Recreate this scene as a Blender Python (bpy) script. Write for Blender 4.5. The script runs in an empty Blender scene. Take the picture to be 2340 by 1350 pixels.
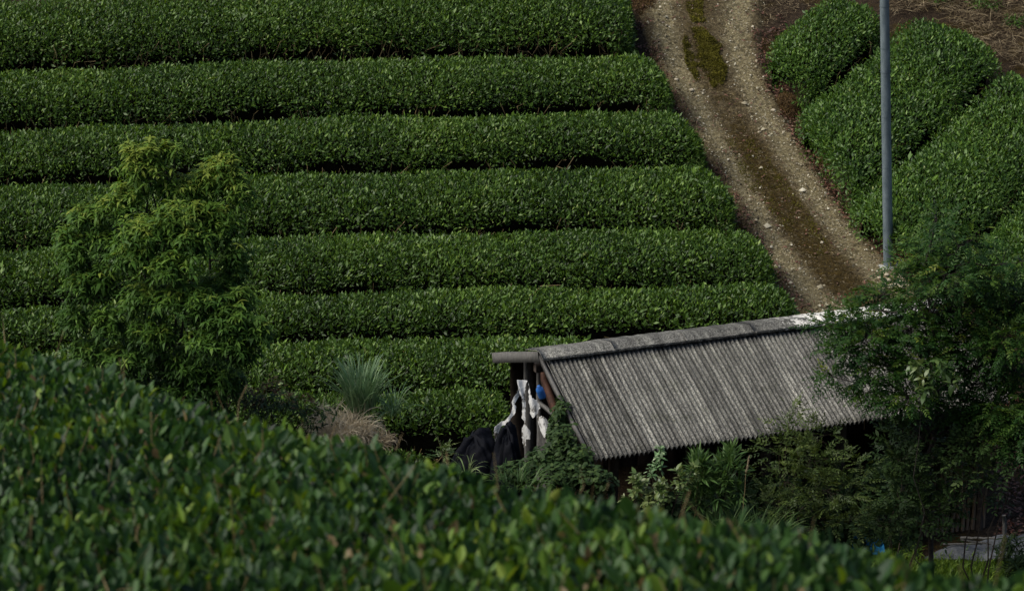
import bpy, bmesh, math, random
import numpy as np
from mathutils import Vector, Matrix
R_ = np.random.RandomState(7); random.seed(7)
sc = bpy.context.scene; COL = sc.collection
# ------------------------------------------------------------------ camera
H = 12.94; PITCH = 0.33748; FPX = 6000.0
cd = bpy.data.cameras.new('camera'); cam = bpy.data.objects.new('camera', cd); COL.objects.link(cam)
cam.location = (0, 0, H); cam.rotation_euler = (math.pi/2 - PITCH, 0, 0)
cd.sensor_width = 36; cd.lens = FPX/2340*36; cd.clip_end = 600; cd.clip_start = .2
cd.dof.use_dof = True; cd.dof.focus_distance = 32.5; cd.dof.aperture_fstop = 5.2
sc.camera = cam
# ------------------------------------------------------------------ light
SUN_EL, SUN_AZ = math.radians(48), math.radians(190)     # azimuth measured from +X towards +Y (sun stands beyond, to the left)
w = bpy.data.worlds.new('World'); sc.world = w; w.use_nodes = True
nt = w.node_tree; bg = nt.nodes['Background']; sky = nt.nodes.new('ShaderNodeTexSky')
sky.sky_type = 'NISHITA'; sky.sun_disc = False; sky.sun_elevation = SUN_EL; sky.sun_rotation = math.pi/2 - SUN_AZ
sky.dust_density = 3.0
nt.links.new(sky.outputs[0], bg.inputs[0]); bg.inputs[1].default_value = .075
sl = bpy.data.lights.new('sun', 'SUN'); sun = bpy.data.objects.new('sun', sl); COL.objects.link(sun)
sl.energy = 2.6; sl.angle = math.radians(44); sl.color = (1, .96, .88)
sd = Vector((math.cos(SUN_EL)*math.cos(SUN_AZ), math.cos(SUN_EL)*math.sin(SUN_AZ), math.sin(SUN_EL)))
sun.rotation_euler = sd.to_track_quat('Z', 'Y').to_euler(); sun.location = (0, 0, 40)
vs = sc.view_settings; vs.view_transform = 'Standard'; vs.look = 'None'; vs.gamma = 1; vs.use_curve_mapping = False
vs.exposure = 0.66
# ------------------------------------------------------------------ helpers
FW = np.array([0, math.cos(PITCH), -math.sin(PITCH)]); UP = np.array([0, math.sin(PITCH), math.cos(PITCH)])
def P(u, v, D):
    """world point seen at photo pixel (u,v) at depth D"""
    return D*FW + (u-1170)/FPX*D*np.array([1., 0, 0]) + (675-v)/FPX*D*UP + np.array([0, 0, H])
def nrm(a): return a/np.maximum(np.linalg.norm(a, axis=-1, keepdims=True), 1e-9)
def sstep(a, b, x):
    t = np.clip((x-a)/(b-a), 0, 1); return t*t*(3-2*t)
_ns = [(R_.randn(2), R_.rand()*6.28) for _ in range(14)]
def noise(x, y, f=1.0, o=0):
    s = 0
    for i in range(7):
        k, p = _ns[(i+o*3) % 14]; s = s + np.sin(f*(k[0]*x+k[1]*y)*1.7+p+o)
    return s/7
def noise3(p, f=1.0, o=0): return noise(p[..., 0]+.7*p[..., 2], p[..., 1]-.9*p[..., 2], f, o)
# shed frame
TH = 0.33902; RW, RH, SL = 1.6315, .6221, 5.15
SU = np.array([math.cos(TH), math.sin(TH), 0]); SV = np.array([math.sin(TH), -math.cos(TH), 0])
RIDGE = P(1240, 812, 30.0); EAVE = RIDGE + RW*SV - np.array([0, 0, RH]); BACK = RIDGE - RW*SV
# terrain
T8 = P(1000, 900, 32.5)                                     # back crest of the lowest long row (hedge top)
_s = np.arange(0, 60, .05); _sl = np.radians(1+15*np.minimum(_s/11, 1.25)); _G = T8[2]-.78+np.cumsum(np.tan(_sl))*.05
def bend(x): return .055*x - .012*np.maximum(0, -x-1)**2*np.where(x > -14, 1, 0) - np.where(x <= -14, .012*169, 0)
def G(t):
    d = t-(T8[1]-bend(T8[0])); return np.where(d > 0, np.interp(d, _s, _G), _G[0]+d*.035)
C0 = P(0, 800, 12.5); C1 = P(2340, 1343, 6.3)
CD = (C1-C0)[:2]; CL = np.linalg.norm(CD); CD = CD/CL; CN = np.array([-CD[1], CD[0]])      # CN points away from camera
if CN[1] < 0: CN = -CN
B0 = P(0, 1400, 7.0)
_e = (B0-C1)[:2]@CN; _a = (B0-C0)[:2]@CD
KA = (C1[2]-C0[2])/CL; KB = (B0[2]-(C0[2]+KA*_a))/_e        # top plane of the near hedge: z = C0z + KA a + KB e
def near(x, y):
    a = (x-C0[0])*CD[0]+(y-C0[1])*CD[1]; e = (x-C0[0])*CN[0]+(y-C0[1])*CN[1]; return a, e
def terr(x, y):
    x = np.asarray(x, float); y = np.asarray(y, float)
    t = y-bend(x); far = G(t)
    q = (x-BACK[0])*SV[0]+(y-BACK[1])*SV[1]
    m = sstep(-.1, 1.1, q)*sstep(-3.2, -.2, x)
    far = far*(1-m)
    far = far + .03*noise(x, y, 1.1)*(1-m)
    a, e = near(x, y)
    zn = C0[2]-.85+KA*a+np.where(e < .1, KB*e, -.9*(e-.1))
    k = .25; d = np.abs(far-zn)/k
    return np.maximum(far, zn) + k*np.log1p(np.exp(-np.minimum(d, 30)))
def ground(u, v, h=0.0, D0=24, D1=60):
    Ds = np.arange(D0, D1, .03); p = P(u, v, 1.0)-np.array([0, 0, H]); X = Ds[:, None]*p+np.array([0, 0, H])
    f = X[:, 2]-terr(X[:, 0], X[:, 1])-h; i = np.argmax(f < 0)
    if i == 0: i = len(Ds)-1
    X = X[i].copy(); X[2] = terr(X[0], X[1]); return X
def prop(o, label=None, cat=None, group=None, kind=None):
    if label: o['label'] = label
    if cat: o['category'] = cat
    if group: o['group'] = group
    if kind: o['kind'] = kind
    return o
def empty(name, loc, label, cat, group=None, rz=0):
    o = bpy.data.objects.new(name, None); COL.objects.link(o); o.location = tuple(loc); o.rotation_euler = (0, 0, rz)
    o.empty_display_size = .1
    return prop(o, label, cat, group)
def mesh_np(name, V, faces, mat, parent=None, attr=None, smooth=False):
    """V (n,3); faces: list of int arrays (m,k)"""
    me = bpy.data.meshes.new(name); V = np.asarray(V, np.float32)
    me.vertices.add(len(V)); me.vertices.foreach_set('co', V.ravel())
    idx = np.concatenate([f.ravel() for f in faces]).astype(np.int32)
    tot = np.concatenate([np.full(len(f), f.shape[1]) for f in faces]); st = np.concatenate([[0], np.cumsum(tot)[:-1]])
    me.loops.add(len(idx)); me.loops.foreach_set('vertex_index', idx)
    me.polygons.add(len(tot)); me.polygons.foreach_set('loop_start', st.astype(np.int32))
    if smooth: me.polygons.foreach_set('use_smooth', np.ones(len(tot), bool))
    me.update(calc_edges=True)
    for k, a in (attr or {}).items():
        at = me.attributes.new(k, 'FLOAT', 'POINT'); at.data.foreach_set('value', np.asarray(a, np.float32))
    me.materials.append(mat)
    o = bpy.data.objects.new(name, me); COL.objects.link(o)
    if parent: o.parent = parent
    return o
def grid_faces(nu, nv, close=False):
    i, j = np.meshgrid(np.arange(nu-1), np.arange(nv-1 if not close else nv), indexing='ij'); j2 = (j+1) % nv
    return np.stack([i*nv+j, (i+1)*nv+j, (i+1)*nv+j2, i*nv+j2], -1).reshape(-1, 4)
# ------------------------------------------------------------------ materials
def newmat(name):
    m = bpy.data.materials.new(name); m.use_nodes = True; n = m.node_tree.nodes; l = m.node_tree.links
    return m, n, l, n['Principled BSDF']
def ramp(n, cols, pos=None):
    r = n.new('ShaderNodeValToRGB'); e = r.color_ramp.elements; pos = pos or [i/(len(cols)-1) for i in range(len(cols))]
    while len(e) < len(cols): e.new(.5)
    for i, c in enumerate(cols): e[i].position = pos[i]; e[i].color = (*c, 1)
    return r
def texn(n, l, scale, detail=4, rough=.6, vec=None, obj=True):
    t = n.new('ShaderNodeTexNoise'); t.inputs['Scale'].default_value = scale; t.inputs['Detail'].default_value = detail
    t.inputs['Roughness'].default_value = rough
    if vec is None:
        g = n.new('ShaderNodeTexCoord'); vec = g.outputs['Object']
    l.new(vec, t.inputs['Vector']); return t
def leafmat(name, cols, rough=.38, trans=.22, spec=.5, big=.5, pos=None):
    m, n, l, b = newmat(name)
    a = n.new('ShaderNodeAttribute'); a.attribute_name = 'tint'
    geo = n.new('ShaderNodeNewGeometry')
    t = texn(n, l, big, 3, .6, geo.outputs['Position'])
    md = n.new('ShaderNodeMath'); md.operation = 'MULTIPLY_ADD'; md.inputs[1].default_value = .5; md.inputs[2].default_value = -.25
    l.new(t.outputs['Fac'], md.inputs[0]); ad = n.new('ShaderNodeMath'); ad.operation = 'ADD'
    l.new(a.outputs['Fac'], ad.inputs[0]); l.new(md.outputs[0], ad.inputs[1])
    r = ramp(n, cols, pos); l.new(ad.outputs[0], r.inputs[0]); l.new(r.outputs[0], b.inputs['Base Color'])
    b.inputs['Roughness'].default_value = rough; b.inputs['Specular IOR Level'].default_value = spec
    tr = n.new('ShaderNodeBsdfTranslucent'); hs = n.new('ShaderNodeHueSaturation'); hs.inputs['Saturation'].default_value = 1.1
    hs.inputs['Value'].default_value = 1.3; hs.inputs['Hue'].default_value = .485
    l.new(r.outputs[0], hs.inputs['Color']); l.new(hs.outputs[0], tr.inputs[0])
    mx = n.new('ShaderNodeMixShader'); mx.inputs[0].default_value = trans
    l.new(b.outputs[0], mx.inputs[1]); l.new(tr.outputs[0], mx.inputs[2]); l.new(mx.outputs[0], n['Material Output'].inputs[0])
    return m
def plain(name, c1, c2, scale=8, rough=.8, bump=.3, metal=0, spec=.3, detail=6, pos=(.35, .65), stretch=None, bdist=.01):
    m, n, l, b = newmat(name)
    g = n.new('ShaderNodeTexCoord'); vec = g.outputs['Object']
    if stretch:
        mp = n.new('ShaderNodeMapping'); mp.inputs['Scale'].default_value = stretch; l.new(vec, mp.inputs[0]); vec = mp.outputs[0]
    t = texn(n, l, scale, detail, .65, vec); r = ramp(n, [c1, c2], list(pos)); l.new(t.outputs['Fac'], r.inputs[0])
    l.new(r.outputs[0], b.inputs['Base Color']); b.inputs['Roughness'].default_value = rough; b.inputs['Metallic'].default_value = metal
    b.inputs['Specular IOR Level'].default_value = spec
    if bump:
        bp = n.new('ShaderNodeBump'); bp.inputs['Strength'].default_value = bump; bp.inputs['Distance'].default_value = bdist
        l.new(t.outputs['Fac'], bp.inputs['Height']); l.new(bp.outputs[0], b.inputs['Normal'])
    return m
M = {}
M['tea'] = leafmat('tea_leaf', [(.012,.030,.006),(.038,.082,.011),(.073,.142,.019),(.150,.245,.034),(.22,.26,.08)], .47, .22, spec=.3, pos=[0, .3, .58, .86, 1])
M['tea_right'] = leafmat('tea_leaf_broad', [(.014,.038,.008),(.043,.096,.015),(.078,.154,.022),(.145,.245,.035),(.22,.27,.08)], .47, .22, spec=.3, pos=[0, .3, .58, .86, 1])
M['tea_near'] = leafmat('tea_leaf_near', [(.005,.017,.006),(.015,.046,.012),(.036,.088,.017),(.088,.160,.015),(.17,.235,.03),(.15,.11,.05)], .52, .3, spec=.28, big=1.2, pos=[0, .28, .56, .82, .96, 1])
M['young'] = leafmat('young_tree_leaf', [(.010,.027,.007),(.028,.070,.011),(.053,.120,.016),(.098,.178,.022),(.19,.24,.035)], .6, .3, spec=.2, big=.8)
M['acacia'] = leafmat('fine_tree_leaf', [(.007,.024,.006),(.013,.043,.008),(.026,.070,.011),(.06,.11,.013),(.13,.15,.02)], .55, .3, spec=.2, big=1.0)
M['olive'] = leafmat('shrub_leaf', [(.012,.024,.006),(.030,.052,.010),(.056,.084,.016),(.10,.13,.03)], .55, .2, spec=.25)
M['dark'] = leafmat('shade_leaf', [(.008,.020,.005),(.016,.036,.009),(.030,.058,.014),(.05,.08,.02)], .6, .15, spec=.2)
M['lime'] = leafmat('lime_shoot_leaf', [(.04, .09, .02), (.09, .14, .04), (.16, .20, .07), (.24, .27, .12)], .4, .3)
M['brownleaf'] = leafmat('brown_weed_leaf', [(.05,.03,.018),(.11,.065,.035),(.07,.09,.025),(.16,.10,.055)], .6, .15, spec=.2)
M['reed'] = leafmat('reed_blade', [(.05,.11,.04),(.10,.19,.075),(.17,.28,.13),(.30,.38,.22)], .5, .25, spec=.3)
M['straw'] = leafmat('straw_blade', [(.16,.12,.07),(.32,.26,.16),(.48,.40,.27),(.62,.54,.38)], .7, .15, spec=.2)
M['lawn'] = leafmat('lawn_blade', [(.04,.08,.012),(.08,.15,.018),(.13,.21,.028),(.20,.27,.05)], .5, .3, spec=.3)
M['moss'] = leafmat('moss_tuft', [(.03,.026,.006),(.062,.055,.008),(.105,.095,.010),(.16,.15,.015)], .85, .1, spec=.15, big=3)
M['rust'] = leafmat('fallen_leaf', [(.04, .02, .012), (.09, .035, .02), (.14, .05, .03), (.16, .10, .06)], .7, .05)
M['twig'] = plain('twig_bark', (.018, .013, .008), (.06, .045, .03), 40, .8)
M['branch_tan'] = plain('bare_branch', (.10, .075, .03), (.20, .15, .07), 30, .7)
M['hull'] = plain('twig_shade_black', (.002, .002, .001), (.006, .006, .004), 30, 1, .8, spec=0)  # twig mass painted near black as the shade inside the hedges
M['bark'] = plain('tree_bark', (.012, .010, .008), (.045, .038, .03), 30, .85, .6)
M['wood'] = plain('weathered_wood', (.05, .048, .045), (.15, .145, .135), 12, .85, .5, stretch=(9, 9, 1))
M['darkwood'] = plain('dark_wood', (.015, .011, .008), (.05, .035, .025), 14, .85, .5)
M['redwood'] = plain('reddish_wood', (.03, .013, .008), (.07, .028, .015), 14, .8, .4)
M['bamboo'] = plain('bamboo_slat', (.05, .033, .02), (.12, .08, .045), 14, .6, .3, stretch=(8, 8, 1))
M['film'] = plain('white_film', (.08, .07, .055), (.62, .62, .60), 10, .6, .6, pos=(.36, .47), bdist=.02)
M['black'] = plain('black_sheet', (.0015, .002, .004), (.004, .005, .009), 5, .75, .5, spec=.12, bdist=.03)
M['bluetarp'] = plain('blue_sheet', (.02, .16, .36), (.03, .26, .50), 9, .45, .6, bdist=.03)
M['bluebucket'] = plain('blue_plastic', (.02, .09, .30), (.04, .15, .42), 9, .4, .1)
M['greytarp'] = plain('grey_sheet', (.045, .05, .056), (.135, .145, .16), 4, .6, 1, bdist=.08)
M['zinc'] = plain('galvanised_steel', (.085, .115, .13), (.20, .245, .265), 6, .5, .08, metal=.3, stretch=(2, 2, .6), pos=(.3, .7))
M['concrete'] = plain('concrete', (.22, .23, .22), (.42, .43, .40), 30, .9, .5)
M['stone'] = plain('pale_stone', (.26, .22, .15), (.46, .41, .31), 20, .85, .5)
M['yellow'] = plain('yellow_plastic', (.45, .28, .02), (.6, .38, .03), 9, .5, .1)
def roofmat(name, white=None):
    """old cement sheet: pale grey with dark lichen specks; 'white' = local x where clean white begins"""
    m, n, l, b = newmat(name); g = n.new('ShaderNodeTexCoord'); v = g.outputs['Object']
    t1 = texn(n, l, 62, 4, .7, v); r1 = ramp(n, [(.035, .035, .032), (.115, .112, .105), (.30, .295, .275)], [.38, .5, .66]); l.new(t1.outputs['Fac'], r1.inputs[0])
    mp = n.new('ShaderNodeMapping'); mp.inputs['Scale'].default_value = (11, .5, 1); l.new(v, mp.inputs[0])
    t2 = texn(n, l, 1.0, 5, .7, mp.outputs[0]); r2 = ramp(n, [(.55, .55, .55), (1, 1, 1), (1.9, 1.9, 1.85)], [.36, .5, .70]); l.new(t2.outputs['Fac'], r2.inputs[0])
    mx = n.new('ShaderNodeMix'); mx.data_type = 'RGBA'; mx.blend_type = 'MULTIPLY'; mx.inputs[0].default_value = 1
    l.new(r1.outputs[0], mx.inputs[6]); l.new(r2.outputs[0], mx.inputs[7]); out = mx.outputs[2]
    oi = n.new('ShaderNodeObjectInfo'); rr = ramp(n, [(.72, .72, .70), (1.25, 1.25, 1.22)]); l.new(oi.outputs['Random'], rr.inputs[0])
    m5 = n.new('ShaderNodeMix'); m5.data_type = 'RGBA'; m5.blend_type = 'MULTIPLY'; m5.inputs[0].default_value = 1; l.new(out, m5.inputs[6]); l.new(rr.outputs[0], m5.inputs[7]); out = m5.outputs[2]
    t6 = texn(n, l, 3.6, 7, .85, v); r6 = ramp(n, [(.60, .61, .56), (.86, .86, .86), (.98, .98, .95)], [.38, .48, .62]); l.new(t6.outputs['Fac'], r6.inputs[0])
    m6 = n.new('ShaderNodeMix'); m6.data_type = 'RGBA'; m6.blend_type = 'MULTIPLY'; m6.inputs[0].default_value = 1; l.new(out, m6.inputs[6]); l.new(r6.outputs[0], m6.inputs[7]); out = m6.outputs[2]
    if white is not None:
        sp = n.new('ShaderNodeSeparateXYZ'); l.new(v, sp.inputs[0])
        t3 = texn(n, l, 11, 6, .8, v)
        ma = n.new('ShaderNodeMath'); ma.operation = 'MULTIPLY_ADD'; ma.inputs[1].default_value = .30; ma.inputs[2].default_value = -white*.30
        l.new(sp.outputs[0], ma.inputs[0]); cl = n.new('ShaderNodeMath'); cl.operation = 'MINIMUM'; cl.inputs[1].default_value = .36
        l.new(ma.outputs[0], cl.inputs[0]); ad = n.new('ShaderNodeMath'); ad.operation = 'ADD'; l.new(cl.outputs[0], ad.inputs[0]); l.new(t3.outputs['Fac'], ad.inputs[1])
        r3 = ramp(n, [(0, 0, 0), (1, 1, 1)], [.52, .60]); l.new(ad.outputs[0], r3.inputs[0])
        m2 = n.new('ShaderNodeMix'); m2.data_type = 'RGBA'; l.new(r3.outputs[0], m2.inputs[0]); l.new(out, m2.inputs[6]); m2.inputs[7].default_value = (.58, .565, .52, 1); out = m2.outputs[2]
    l.new(out, b.inputs['Base Color']); b.inputs['Roughness'].default_value = .9; b.inputs['Specular IOR Level'].default_value = .2
    bp = n.new('ShaderNodeBump'); bp.inputs['Strength'].default_value = .5; bp.inputs['Distance'].default_value = .006
    l.new(t1.outputs['Fac'], bp.inputs['Height']); l.new(bp.outputs[0], b.inputs['Normal']); return m
M['roof'] = roofmat('lichen_cement_sheet'); M['cap'] = roofmat('lichen_ridge_cap', 3.05)
def soilmat(name, track=False):
    m, n, l, b = newmat(name); g = n.new('ShaderNodeNewGeometry'); v = g.outputs['Position']
    t1 = texn(n, l, 36, 8, .85, v); t2 = texn(n, l, 1.3, 5, .65, v)
    ra = ramp(n, [(.010, .007, .004), (.045, .030, .018), (.12, .08, .045)], [.35, .52, .68]); l.new(t1.outputs['Fac'], ra.inputs[0])
    rb = ramp(n, [(.012, .009, .002), (.055, .036, .008), (.13, .095, .025)], [.35, .52, .68]); l.new(t1.outputs['Fac'], rb.inputs[0])
    out = None
    if not track:
        rm = ramp(n, [(0, 0, 0), (1, 1, 1)], [.5, .62]); l.new(t2.outputs['Fac'], rm.inputs[0])
        mx = n.new('ShaderNodeMix'); mx.data_type = 'RGBA'; l.new(rm.outputs[0], mx.inputs[0]); l.new(ra.outputs[0], mx.inputs[6]); l.new(rb.outputs[0], mx.inputs[7]); out = mx.outputs[2]
    else:
        ac = n.new('ShaderNodeAttribute'); ac.attribute_name = 'rut'
        t3 = texn(n, l, 7, 6, .8, v)
        rc = ramp(n, [(.03, .024, .01), (.22, .185, .10), (.56, .50, .33)], [.34, .5, .68]); l.new(t1.outputs['Fac'], rc.inputs[0])
        ad = n.new('ShaderNodeMath'); ad.operation = 'MULTIPLY_ADD'; ad.inputs[1].default_value = 2.4; l.new(t3.outputs['Fac'], ad.inputs[0]); 
        a2 = n.new('ShaderNodeMath'); a2.operation = 'ADD'; a2.inputs[1].default_value = -1.2; l.new(ac.outputs['Fac'], a2.inputs[0]); l.new(a2.outputs[0], ad.inputs[2])
        rm = ramp(n, [(0, 0, 0), (1, 1, 1)], [.12, .72]); l.new(ad.outputs[0], rm.inputs[0])
        am = n.new('ShaderNodeAttribute'); am.attribute_name = 'mossy'
        a3 = n.new('ShaderNodeMath'); a3.operation = 'MULTIPLY_ADD'; a3.inputs[1].default_value = 2.2; l.new(t3.outputs['Fac'], a3.inputs[0])
        a4 = n.new('ShaderNodeMath'); a4.operation = 'ADD'; a4.inputs[1].default_value = -1.08; l.new(am.outputs['Fac'], a4.inputs[0]); l.new(a4.outputs[0], a3.inputs[2])
        rn = ramp(n, [(0, 0, 0), (1, 1, 1)], [.42, .62]); l.new(a3.outputs[0], rn.inputs[0])
        rd = ramp(n, [(.02, .015, .006), (.12, .092, .048), (.34, .28, .17)], [.35, .52, .7]); l.new(t1.outputs['Fac'], rd.inputs[0])
        m1 = n.new('ShaderNodeMix'); m1.data_type = 'RGBA'; l.new(rn.outputs[0], m1.inputs[0]); l.new(rd.outputs[0], m1.inputs[6]); l.new(rb.outputs[0], m1.inputs[7])
        mx = n.new('ShaderNodeMix'); mx.data_type = 'RGBA'; l.new(rm.outputs[0], mx.inputs[0]); l.new(m1.outputs[2], mx.inputs[6]); l.new(rc.outputs[0], mx.inputs[7]); out = mx.outputs[2]
    t8 = texn(n, l, 13, 6, .85, v); r8 = ramp(n, [(.45, .43, .40), (1, 1, 1), (1.5, 1.48, 1.4)], [.38, .5, .63]); l.new(t8.outputs['Fac'], r8.inputs[0])
    m8 = n.new('ShaderNodeMix'); m8.data_type = 'RGBA'; m8.blend_type = 'MULTIPLY'; m8.inputs[0].default_value = 1; l.new(out, m8.inputs[6]); l.new(r8.outputs[0], m8.inputs[7]); out = m8.outputs[2]
    l.new(out, b.inputs['Base Color']); b.inputs['Roughness'].default_value = .95; b.inputs['Specular IOR Level'].default_value = .15
    bp = n.new('ShaderNodeBump'); bp.inputs['Strength'].default_value = .9; bp.inputs['Distance'].default_value = .075
    l.new(t1.outputs['Fac'], bp.inputs['Height']); l.new(bp.outputs[0], b.inputs['Normal']); return m
M['soil'] = soilmat('litter_soil'); M['track'] = soilmat('track_soil', True)
# ------------------------------------------------------------------ leaf clouds
# templates: verts (x across in half widths, y along, z lift), faces
LEAF2 = (np.array([[0, 0, 0], [1, .48, .0], [0, 1, -.05], [-1, .48, 0]], float), [np.array([[0, 1, 2], [0, 2, 3]])])
def longleaf(z1, z2, z3):
    return (np.array([[0, 0, 0], [.85, .28, z1], [-.85, .28, z1], [.9, .6, z2], [-.9, .6, z2], [0, 1, z3]], float), [np.array([[0, 1, 2], [3, 5, 4]]), np.array([[1, 3, 4, 2]])])
DROOP = longleaf(.06, .0, -.30); FLAT = longleaf(.02, .02, -.05); CURL = longleaf(.03, -.03, -.2)
FOLD = (np.array([[0, 0, 0], [.62, .22, .05], [0, .25, -.03], [-.62, .22, .05], [1, .5, .06], [0, .52, -.04], [-1, .5, .06],
                  [.66, .8, .0], [0, .8, -.07], [-.66, .8, .0], [0, 1, -.12]], float),
        [np.array([[0, 1, 2], [0, 2, 3], [7, 10, 8], [8, 10, 9]]), np.array([[1, 4, 5, 2], [2, 5, 6, 3], [4, 7, 8, 5], [5, 8, 9, 6]])])
def frames(d, n):
    d = nrm(d); x = nrm(np.cross(d, n)); n2 = np.cross(x, d); return x, d, n2
def leafcloud(name, pos, d, n, L, W, tint, tmpl, mat, root, kind='stuff', label=None, parts=0, score=None):
    """leaves with base pos, direction d, face normal n. The 'parts' best-scoring ones become leaf objects, the rest one mesh"""
    V, Fs = tmpl; N = len(pos); L = np.broadcast_to(L, (N,)); W = np.broadcast_to(W, (N,)); tint = np.broadcast_to(tint, (N,))
    x, y, z = frames(d, n); o0 = np.array(root.location)
    keep = np.ones(N, bool)
    if parts and N > parts:
        idx = np.argsort(-score)[:parts]; keep[idx] = False
        metas = []
        for q in range(5):
            me = bpy.data.meshes.new('leaf'); VV = V.copy(); VV[:, 0] *= .36/2
            me.from_pydata([tuple(a) for a in VV], [], [tuple(int(k) for k in f) for F in Fs for f in F])
            at = me.attributes.new('tint', 'FLOAT', 'POINT'); at.data.foreach_set('value', np.full(len(V), (q+.5)/5, np.float32)); me.materials.append(mat); metas.append(me)
        for i in idx:
            ob = bpy.data.objects.new('leaf', metas[int(min(4, max(0, tint[i]*5)))]); COL.objects.link(ob); ob.parent = root
            wx = W[i]/(.36/2)
            ob.matrix_local = Matrix([[x[i, k]*wx, y[i, k]*L[i], z[i, k]*L[i], pos[i, k]-o0[k]] for k in range(3)]+[[0, 0, 0, 1]])
    p, x, y, z, LL, WW, tt = pos[keep], x[keep], y[keep], z[keep], L[keep], W[keep], tint[keep]; N = len(p)
    if N == 0: return None
    vv = p[:, None]+x[:, None]*(V[None, :, 0:1]*WW[:, None, None])+y[:, None]*(V[None, :, 1:2]*LL[:, None, None])+z[:, None]*(V[None, :, 2:3]*LL[:, None, None])
    vv = vv.reshape(-1, 3)-o0; k = len(V); off = np.arange(N)*k
    fs = [(off[:, None, None]+F[None]).reshape(-1, F.shape[1]) for F in Fs]
    o = mesh_np(name, vv, fs, mat, root, {'tint': np.repeat(tt, k)})
    if kind: o['kind'] = kind
    if label: o['label'] = label
    return o
def tubes(name, lines, mat, root, sides=4, kind=None, label=None):
    """lines: list of (points (n,3), radii (n))"""
    o0 = np.array(root.location) if root is not None else np.zeros(3); Vs, Fs, b = [], [], 0
    for pts, rad in lines:
        pts = np.asarray(pts, float); rad = np.broadcast_to(rad, (len(pts),)); t = nrm(np.gradient(pts, axis=0))
        a = np.where(np.abs(t[:, 2:3]) > .9, [[1., 0, 0]], [[0, 0, 1.]]); x = nrm(np.cross(t, a)); y = np.cross(t, x)
        an = np.arange(sides)/sides*2*math.pi
        V = pts[:, None]+rad[:, None, None]*(x[:, None]*np.cos(an)[None, :, None]+y[:, None]*np.sin(an)[None, :, None])
        Vs.append(V.reshape(-1, 3)-o0); Fs.append(grid_faces(len(pts), sides, True)+b); b += len(pts)*sides
    if not Vs: return None
    o = mesh_np(name, np.concatenate(Vs), [np.concatenate(Fs)], mat, root, smooth=True)
    if kind: o['kind'] = kind
    if label: o['label'] = label
    return o
def curve(p0, p1, n=6, wob=.05, sag=0):
    p0 = np.array(p0, float); p1 = np.array(p1, float); t = np.linspace(0, 1, n)[:, None]; L = np.linalg.norm(p1-p0)
    q = p0+(p1-p0)*t; q[1:-1] += R_.randn(n-2, 3)*wob*L*.3; q[:, 2:3] += sag*L*4*t*(1-t); return q
def unit(N): return nrm(R_.randn(N, 3))
# ------------------------------------------------------------------ setting: hillside, track, yard
xs = np.unique(np.concatenate([np.linspace(-70, -9, 22), np.arange(-9, 9.01, .14), np.linspace(9, 70, 22)]))
ys = np.unique(np.concatenate([np.linspace(-6, 22, 50), np.arange(22, 47, .14), np.linspace(47, 150, 40)]))
X, Y = np.meshgrid(xs, ys, indexing='ij'); Z = np.minimum(terr(X, Y), 40)
fine = (np.abs(X) < 9) & (Y > 22) & (Y < 47); Z = Z+np.where(fine, .012*noise(X*6, Y*6, 1, 2)+.008*R_.randn(*X.shape), 0)
prop(mesh_np('hillside', np.stack([X, Y, Z], -1).reshape(-1, 3), [grid_faces(len(xs), len(ys))], M['soil'], smooth=True), kind='structure')
LE = [(1486, -190), (1474, -110), (1468, -40), (1464, 20), (1481, 100), (1516, 180), (1561, 265), (1611, 350), (1661, 440), (1701, 520), (1746, 600), (1796, 680), (1886, 780)]
RE = [(1790, -190), (1770, -110), (1755, -40), (1742, 20), (1735, 100), (1750, 180), (1790, 265), (1840, 350), (1890, 430), (1940, 500), (2000, 570), (2075, 640), (2180, 720)]
lw = np.array([ground(*p) for p in LE]); rw = np.array([ground(*p) for p in RE])
NT = 330; NC = 34; tt = np.linspace(0, 1, NT); kk = np.linspace(0, 1, len(LE))
def ip(a, t): return np.stack([np.interp(t, kk, a[:, i]) for i in range(2)], -1)
def smooth1(a): 
    for _ in range(14): a[1:-1] = .25*a[:-2]+.5*a[1:-1]+.25*a[2:]
    return a
Lw, Rw = smooth1(ip(lw, tt)), smooth1(ip(rw, tt)); cc = np.linspace(-1.06, 1.06, NC)
XY = Lw[:, None]*(1-(cc[None, :, None]+1)/2)+Rw[:, None]*((cc[None, :, None]+1)/2)
cg = np.broadcast_to(cc[None], XY.shape[:2]); tg = np.broadcast_to(tt[:, None], XY.shape[:2])
jag = .06*noise(XY[..., 0]*3, XY[..., 1]*3, 1, 1)
rut = np.exp(-((cg+.62+jag+.05)/.20)**2)+np.exp(-((cg-.58+jag)/.21)**2)
Zt = terr(XY[..., 0], XY[..., 1])+.085-.03*np.clip(rut, 0, 1)+.018*noise(XY[..., 0]*9, XY[..., 1]*9, 1, 2)+.02*noise(XY[..., 0]*3, XY[..., 1]*3.4, 1, 3)+.010*R_.randn(*cg.shape)-.10*sstep(.90, 1.06, np.abs(cg))
mossy = np.exp(-((cg+.10)/.42)**2)*(.42+.40*sstep(.5, .62, tg)*(1-sstep(.88, .99, tg)))+.10
o = mesh_np('dirt_track', np.concatenate([XY, Zt[..., None]], -1).reshape(-1, 3), [grid_faces(NT, NC)], M['track'], attr={'rut': np.clip(rut, 0, 1).ravel(), 'mossy': mossy.ravel()}, smooth=True)
prop(o, kind='structure')
ORIG = empty('gravel', (0, 0, 0), None, None); bpy.data.objects.remove(ORIG)
class Rt:                                   # stand-in root at the origin for one-mesh things
    location = (0, 0, 0)
def free(o): o.parent = None; return o
def cloud(name, *a, label=None, cat=None, group=None, kind='stuff', **k):
    r = bpy.data.objects.new('tmp', None); o = leafcloud(name, *a, r, kind=None, **k); o.parent = None; bpy.data.objects.remove(r)
    return prop(o, label, cat, group, kind)
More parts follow.
